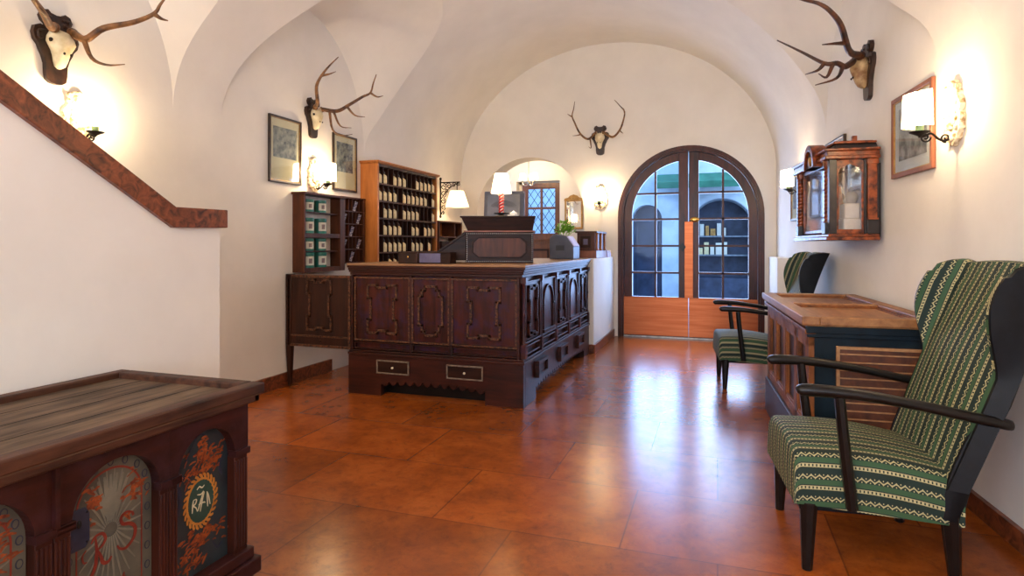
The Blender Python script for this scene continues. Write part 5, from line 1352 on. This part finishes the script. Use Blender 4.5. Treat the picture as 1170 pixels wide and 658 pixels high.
# ------------------------------------------------------------------ wing chairs
def wing_chair(label, loc, rz):
    t = thing('wing_chair', label, 'armchair', loc, rz, 'green striped wing chairs')
    # seat: front at -y; rows run from the back over the top and down the front
    rows = []
    NYr = 16
    y_b, y_f = .235, -.285
    for j in range(NYr + 1):
        f = j / NYr; y = y_b + (y_f - y_b) * f
        zt = .385 + .050 * f + .022 * math.sin(math.pi * min(1, f*1.0)); rows.append((y, zt, .215 + .03*f))
    for k in range(1, 9):
        a = R(90) * k / 8; rows.append((y_f - .028*math.sin(a), .435 - .035*(1-math.cos(a)), .245))
    for k in range(1, 6): rows.append((y_f - .028 - .004*math.sin(math.pi*k/5), .40 - .155*k/5, .245))
    m = MB(); NU = 36; vs = []; uvs = []; fs = []; vlen = 0; last = None
    hw = .275
    for (y, zt, zb) in rows:
        if last: vlen += math.hypot(y-last[0], zt-last[1])
        last = (y, zt)
        prof = []
        rr = min(.05, max(.004, (zt - zb) * .45))
        prof.append((-hw+.004, zb));
        for i in range(5): prof.append((-hw - .006*math.sin(math.pi*(i+1)/6), zb + (zt-rr-zb)*(i+1)/5))
        for i in range(1, 7):
            a = R(90)*i/6; prof.append((-hw + rr*(1-math.cos(a)), zt-rr + rr*math.sin(a)))
        for i in range(1, 12):
            g = i/12; x = (-hw+rr) + (2*hw-2*rr)*g; prof.append((x, zt + .016*math.sin(math.pi*g)*min(1, (zt-zb)/.15)))
        for i in range(6, -1, -1):
            if i == 6: prof.append((hw-rr, zt)); continue
            a = R(90)*i/6; prof.append((hw - rr*(1-math.cos(a)), zt-rr + rr*math.sin(a)))
        for i in range(4, -1, -1): prof.append((hw + .006*math.sin(math.pi*(i+1)/6), zb + (zt-rr-zb)*i/5 + (0 if i else 0)))
        u = 0; c = None; us = []
        for q in prof:
            if c: u += math.hypot(q[0]-c[0], q[1]-c[1])
            c = q; us.append(u)
        mid = us[-1]/2
        for q, uu in zip(prof, us):
            vs.append((q[0], y, q[1])); uvs.append((uu - mid, vlen))
        n = len(prof)
    for j in range(len(rows)-1):
        for i in range(n-1): fs.append((j*n+i, j*n+i+1, (j+1)*n+i+1, (j+1)*n+i))
    m.add(vs, fs, uvs)
    st = m.build('seat', MAT['fabric'], t, angle=70)
    MB().box(-.268,.268,-.295,.23,.222,.25).build('seat_base', MAT['leather'], t, smooth=False, bevel=.004)
    # back with wings
    NS, NT_ = 44, 34
    def yb(z): return .185 + .36*(z-.375) + .05*max(0, z-.8)
    def wing(z):
        if z < .74: return 0.0
        q = (z-.74)/.40
        return .125*(math.sin(math.pi*min(1, q*.68))**1.3) if q < 1.2 else 0
    def pt(s, tt, outer=False):
        z = .345 + (1.135-.345)*tt
        half = .262 + .016*math.sin(math.pi*min(1, tt*1.1)) - .012*(tt < 0)
        d = wing(z); a = abs(s); sg = 1 if s > 0 else -1
        if a < .72:
            g = a/.72; x = sg*half*g; y = yb(z) - .022*(1-g*g)*math.sin(math.pi*min(1, tt*.9+.05)) - .03*d*0
            zz = z - .012*g*g*(tt > .9)*1
            cor = max(0, g-.75)/.25
            y -= d*.10*cor**2
        else:
            w = (a-.72)/.28; x = sg*(half + .020*math.sin(w*math.pi/2)*min(1, d/.1) + .004*w); y = yb(z) - d*(.10+.90*w)
            zz = z + (.012*w*(1-w))*(d > .02) - .022*w*w*(tt > .96)
        p = Vector((x, y, zz))
        if outer:
            if a < .72: p.y += .055; p.x *= 1.04
            else:
                w = (a-.72)/.28; p.x += sg*(.010+.030*(1-w)*1.0 + .012); p.y += .055*(1-w) + .004
        return p
    def grid(outer):
        vs, uvs = [], []
        for j in range(NT_+1):
            u = 0; prev = None; row = []
            for i in range(NS+1):
                p = pt(-1 + 2*i/NS, j/NT_, outer)
                if prev is not None: u += (p-prev).length
                prev = p; row.append((p, u))
            mid = row[NS//2][1]
            for p, uu in row: vs.append(tuple(p)); uvs.append((uu-mid, .8*j/NT_))
        return vs, uvs
    fs = [(j*(NS+1)+i, j*(NS+1)+i+1, (j+1)*(NS+1)+i+1, (j+1)*(NS+1)+i) for j in range(NT_) for i in range(NS)]
    vi, ui = grid(False); vo, uo = grid(True)
    b = MB().add(vi, fs, ui)
    # rounded welt over the rim, in the same fabric
    rim = [(0, i) for i in range(NS+1)][::-1]
    loop = [(j, 0) for j in range(NT_+1)] + [(NT_, i) for i in range(1, NS+1)] + [(j, NS) for j in range(NT_-1, -1, -1)]
    wl = [];
    for (j, i) in loop:
        k = j*(NS+1)+i; p, q = Vector(vi[k]), Vector(vo[k]); mid_ = (p+q)/2
        edge = Vector((0,0,.006)) if j == NT_ else Vector((0,0,0))
        wl.append((p, mid_ + edge, q, ui[k]))
    vs = []; uv2 = []; f2 = []
    for a_, b_, c_, uu in wl:
        vs += [tuple(a_), tuple(b_)]; uv2 += [uu, (uu[0], uu[1]+.02)]
    for k in range(len(wl)-1): f2.append((2*k, 2*k+1, 2*k+3, 2*k+2))
    b.add(vs, f2, uv2)
    b.build('backrest', MAT['fabric'], t, angle=60)
    o = MB().add(vo, fs)
    vs = []; f2 = []
    for a_, b_, c_, uu in wl: vs += [tuple(b_), tuple(c_)]
    for k in range(len(wl)-1): f2.append((2*k, 2*k+1, 2*k+3, 2*k+2))
    o.add(vs, f2)
    o.build('back_cover', MAT['leather'], t, angle=60)
    # frame
    for sx in (-1, 1):
        MB().sweep([(sx*.255,-.262,.25),(sx*.262,-.268,.0)], [.030,.017], [.030,.017], n=8, up=(0,1,0), square=True).build('leg', MAT['black_wood'], t, bevel=.002)
        MB().sweep([(sx*.25,.20,.26),(sx*.255,.215,.0)], [.034,.018], [.030,.017], n=8, up=(0,1,0), square=True).build('leg', MAT['black_wood'], t, bevel=.002)
        MB().sweep([(sx*.268,.19,.235),(sx*.276,.235,.42),(sx*.284,.335,.66),(sx*.285,.40,.80)], [.016,.017,.015,.009], [.036,.036,.034,.016], n=8, up=(0,-1,.3), square=True, smooth=4).build('side_rail', MAT['leather'], t)
        arm = MB().sweep([(sx*.300,-.312,.666),(sx*.300,-.30,.670),(sx*.303,-.26,.673),(sx*.312,-.12,.668),(sx*.318,.06,.645),(sx*.316,.22,.615),(sx*.312,.345,.592),(sx*.312,.362,.590)],
            [.012,.022,.026,.027,.025,.022,.019,.012], [.010,.020,.023,.020,.018,.018,.019,.012], n=12, smooth=4).build('armrest', MAT['black_wood'], t, angle=60)
        MB().sweep([(sx*.303,-.17,.66),(sx*.302,-.155,.5),(sx*.292,-.125,.25)], [.018,.020,.022], [.017,.018,.019], n=8, up=(0,1,0), square=True, smooth=4).build('arm_post', MAT['black_wood'], t)
        MB().cyl((sx*.305,-.127,.285), (sx*.315,-.127,.285), .006).build('peg', MAT['brass'], t)
    return t
c1 = wing_chair('green striped wing chair in front of the teal chest end', (.557, 2.755, 0), -R(84.86))
dup(c1, (.30, 5.62, 0), -R(84.86), 'green striped wing chair behind the oak chest, close to the arched door')
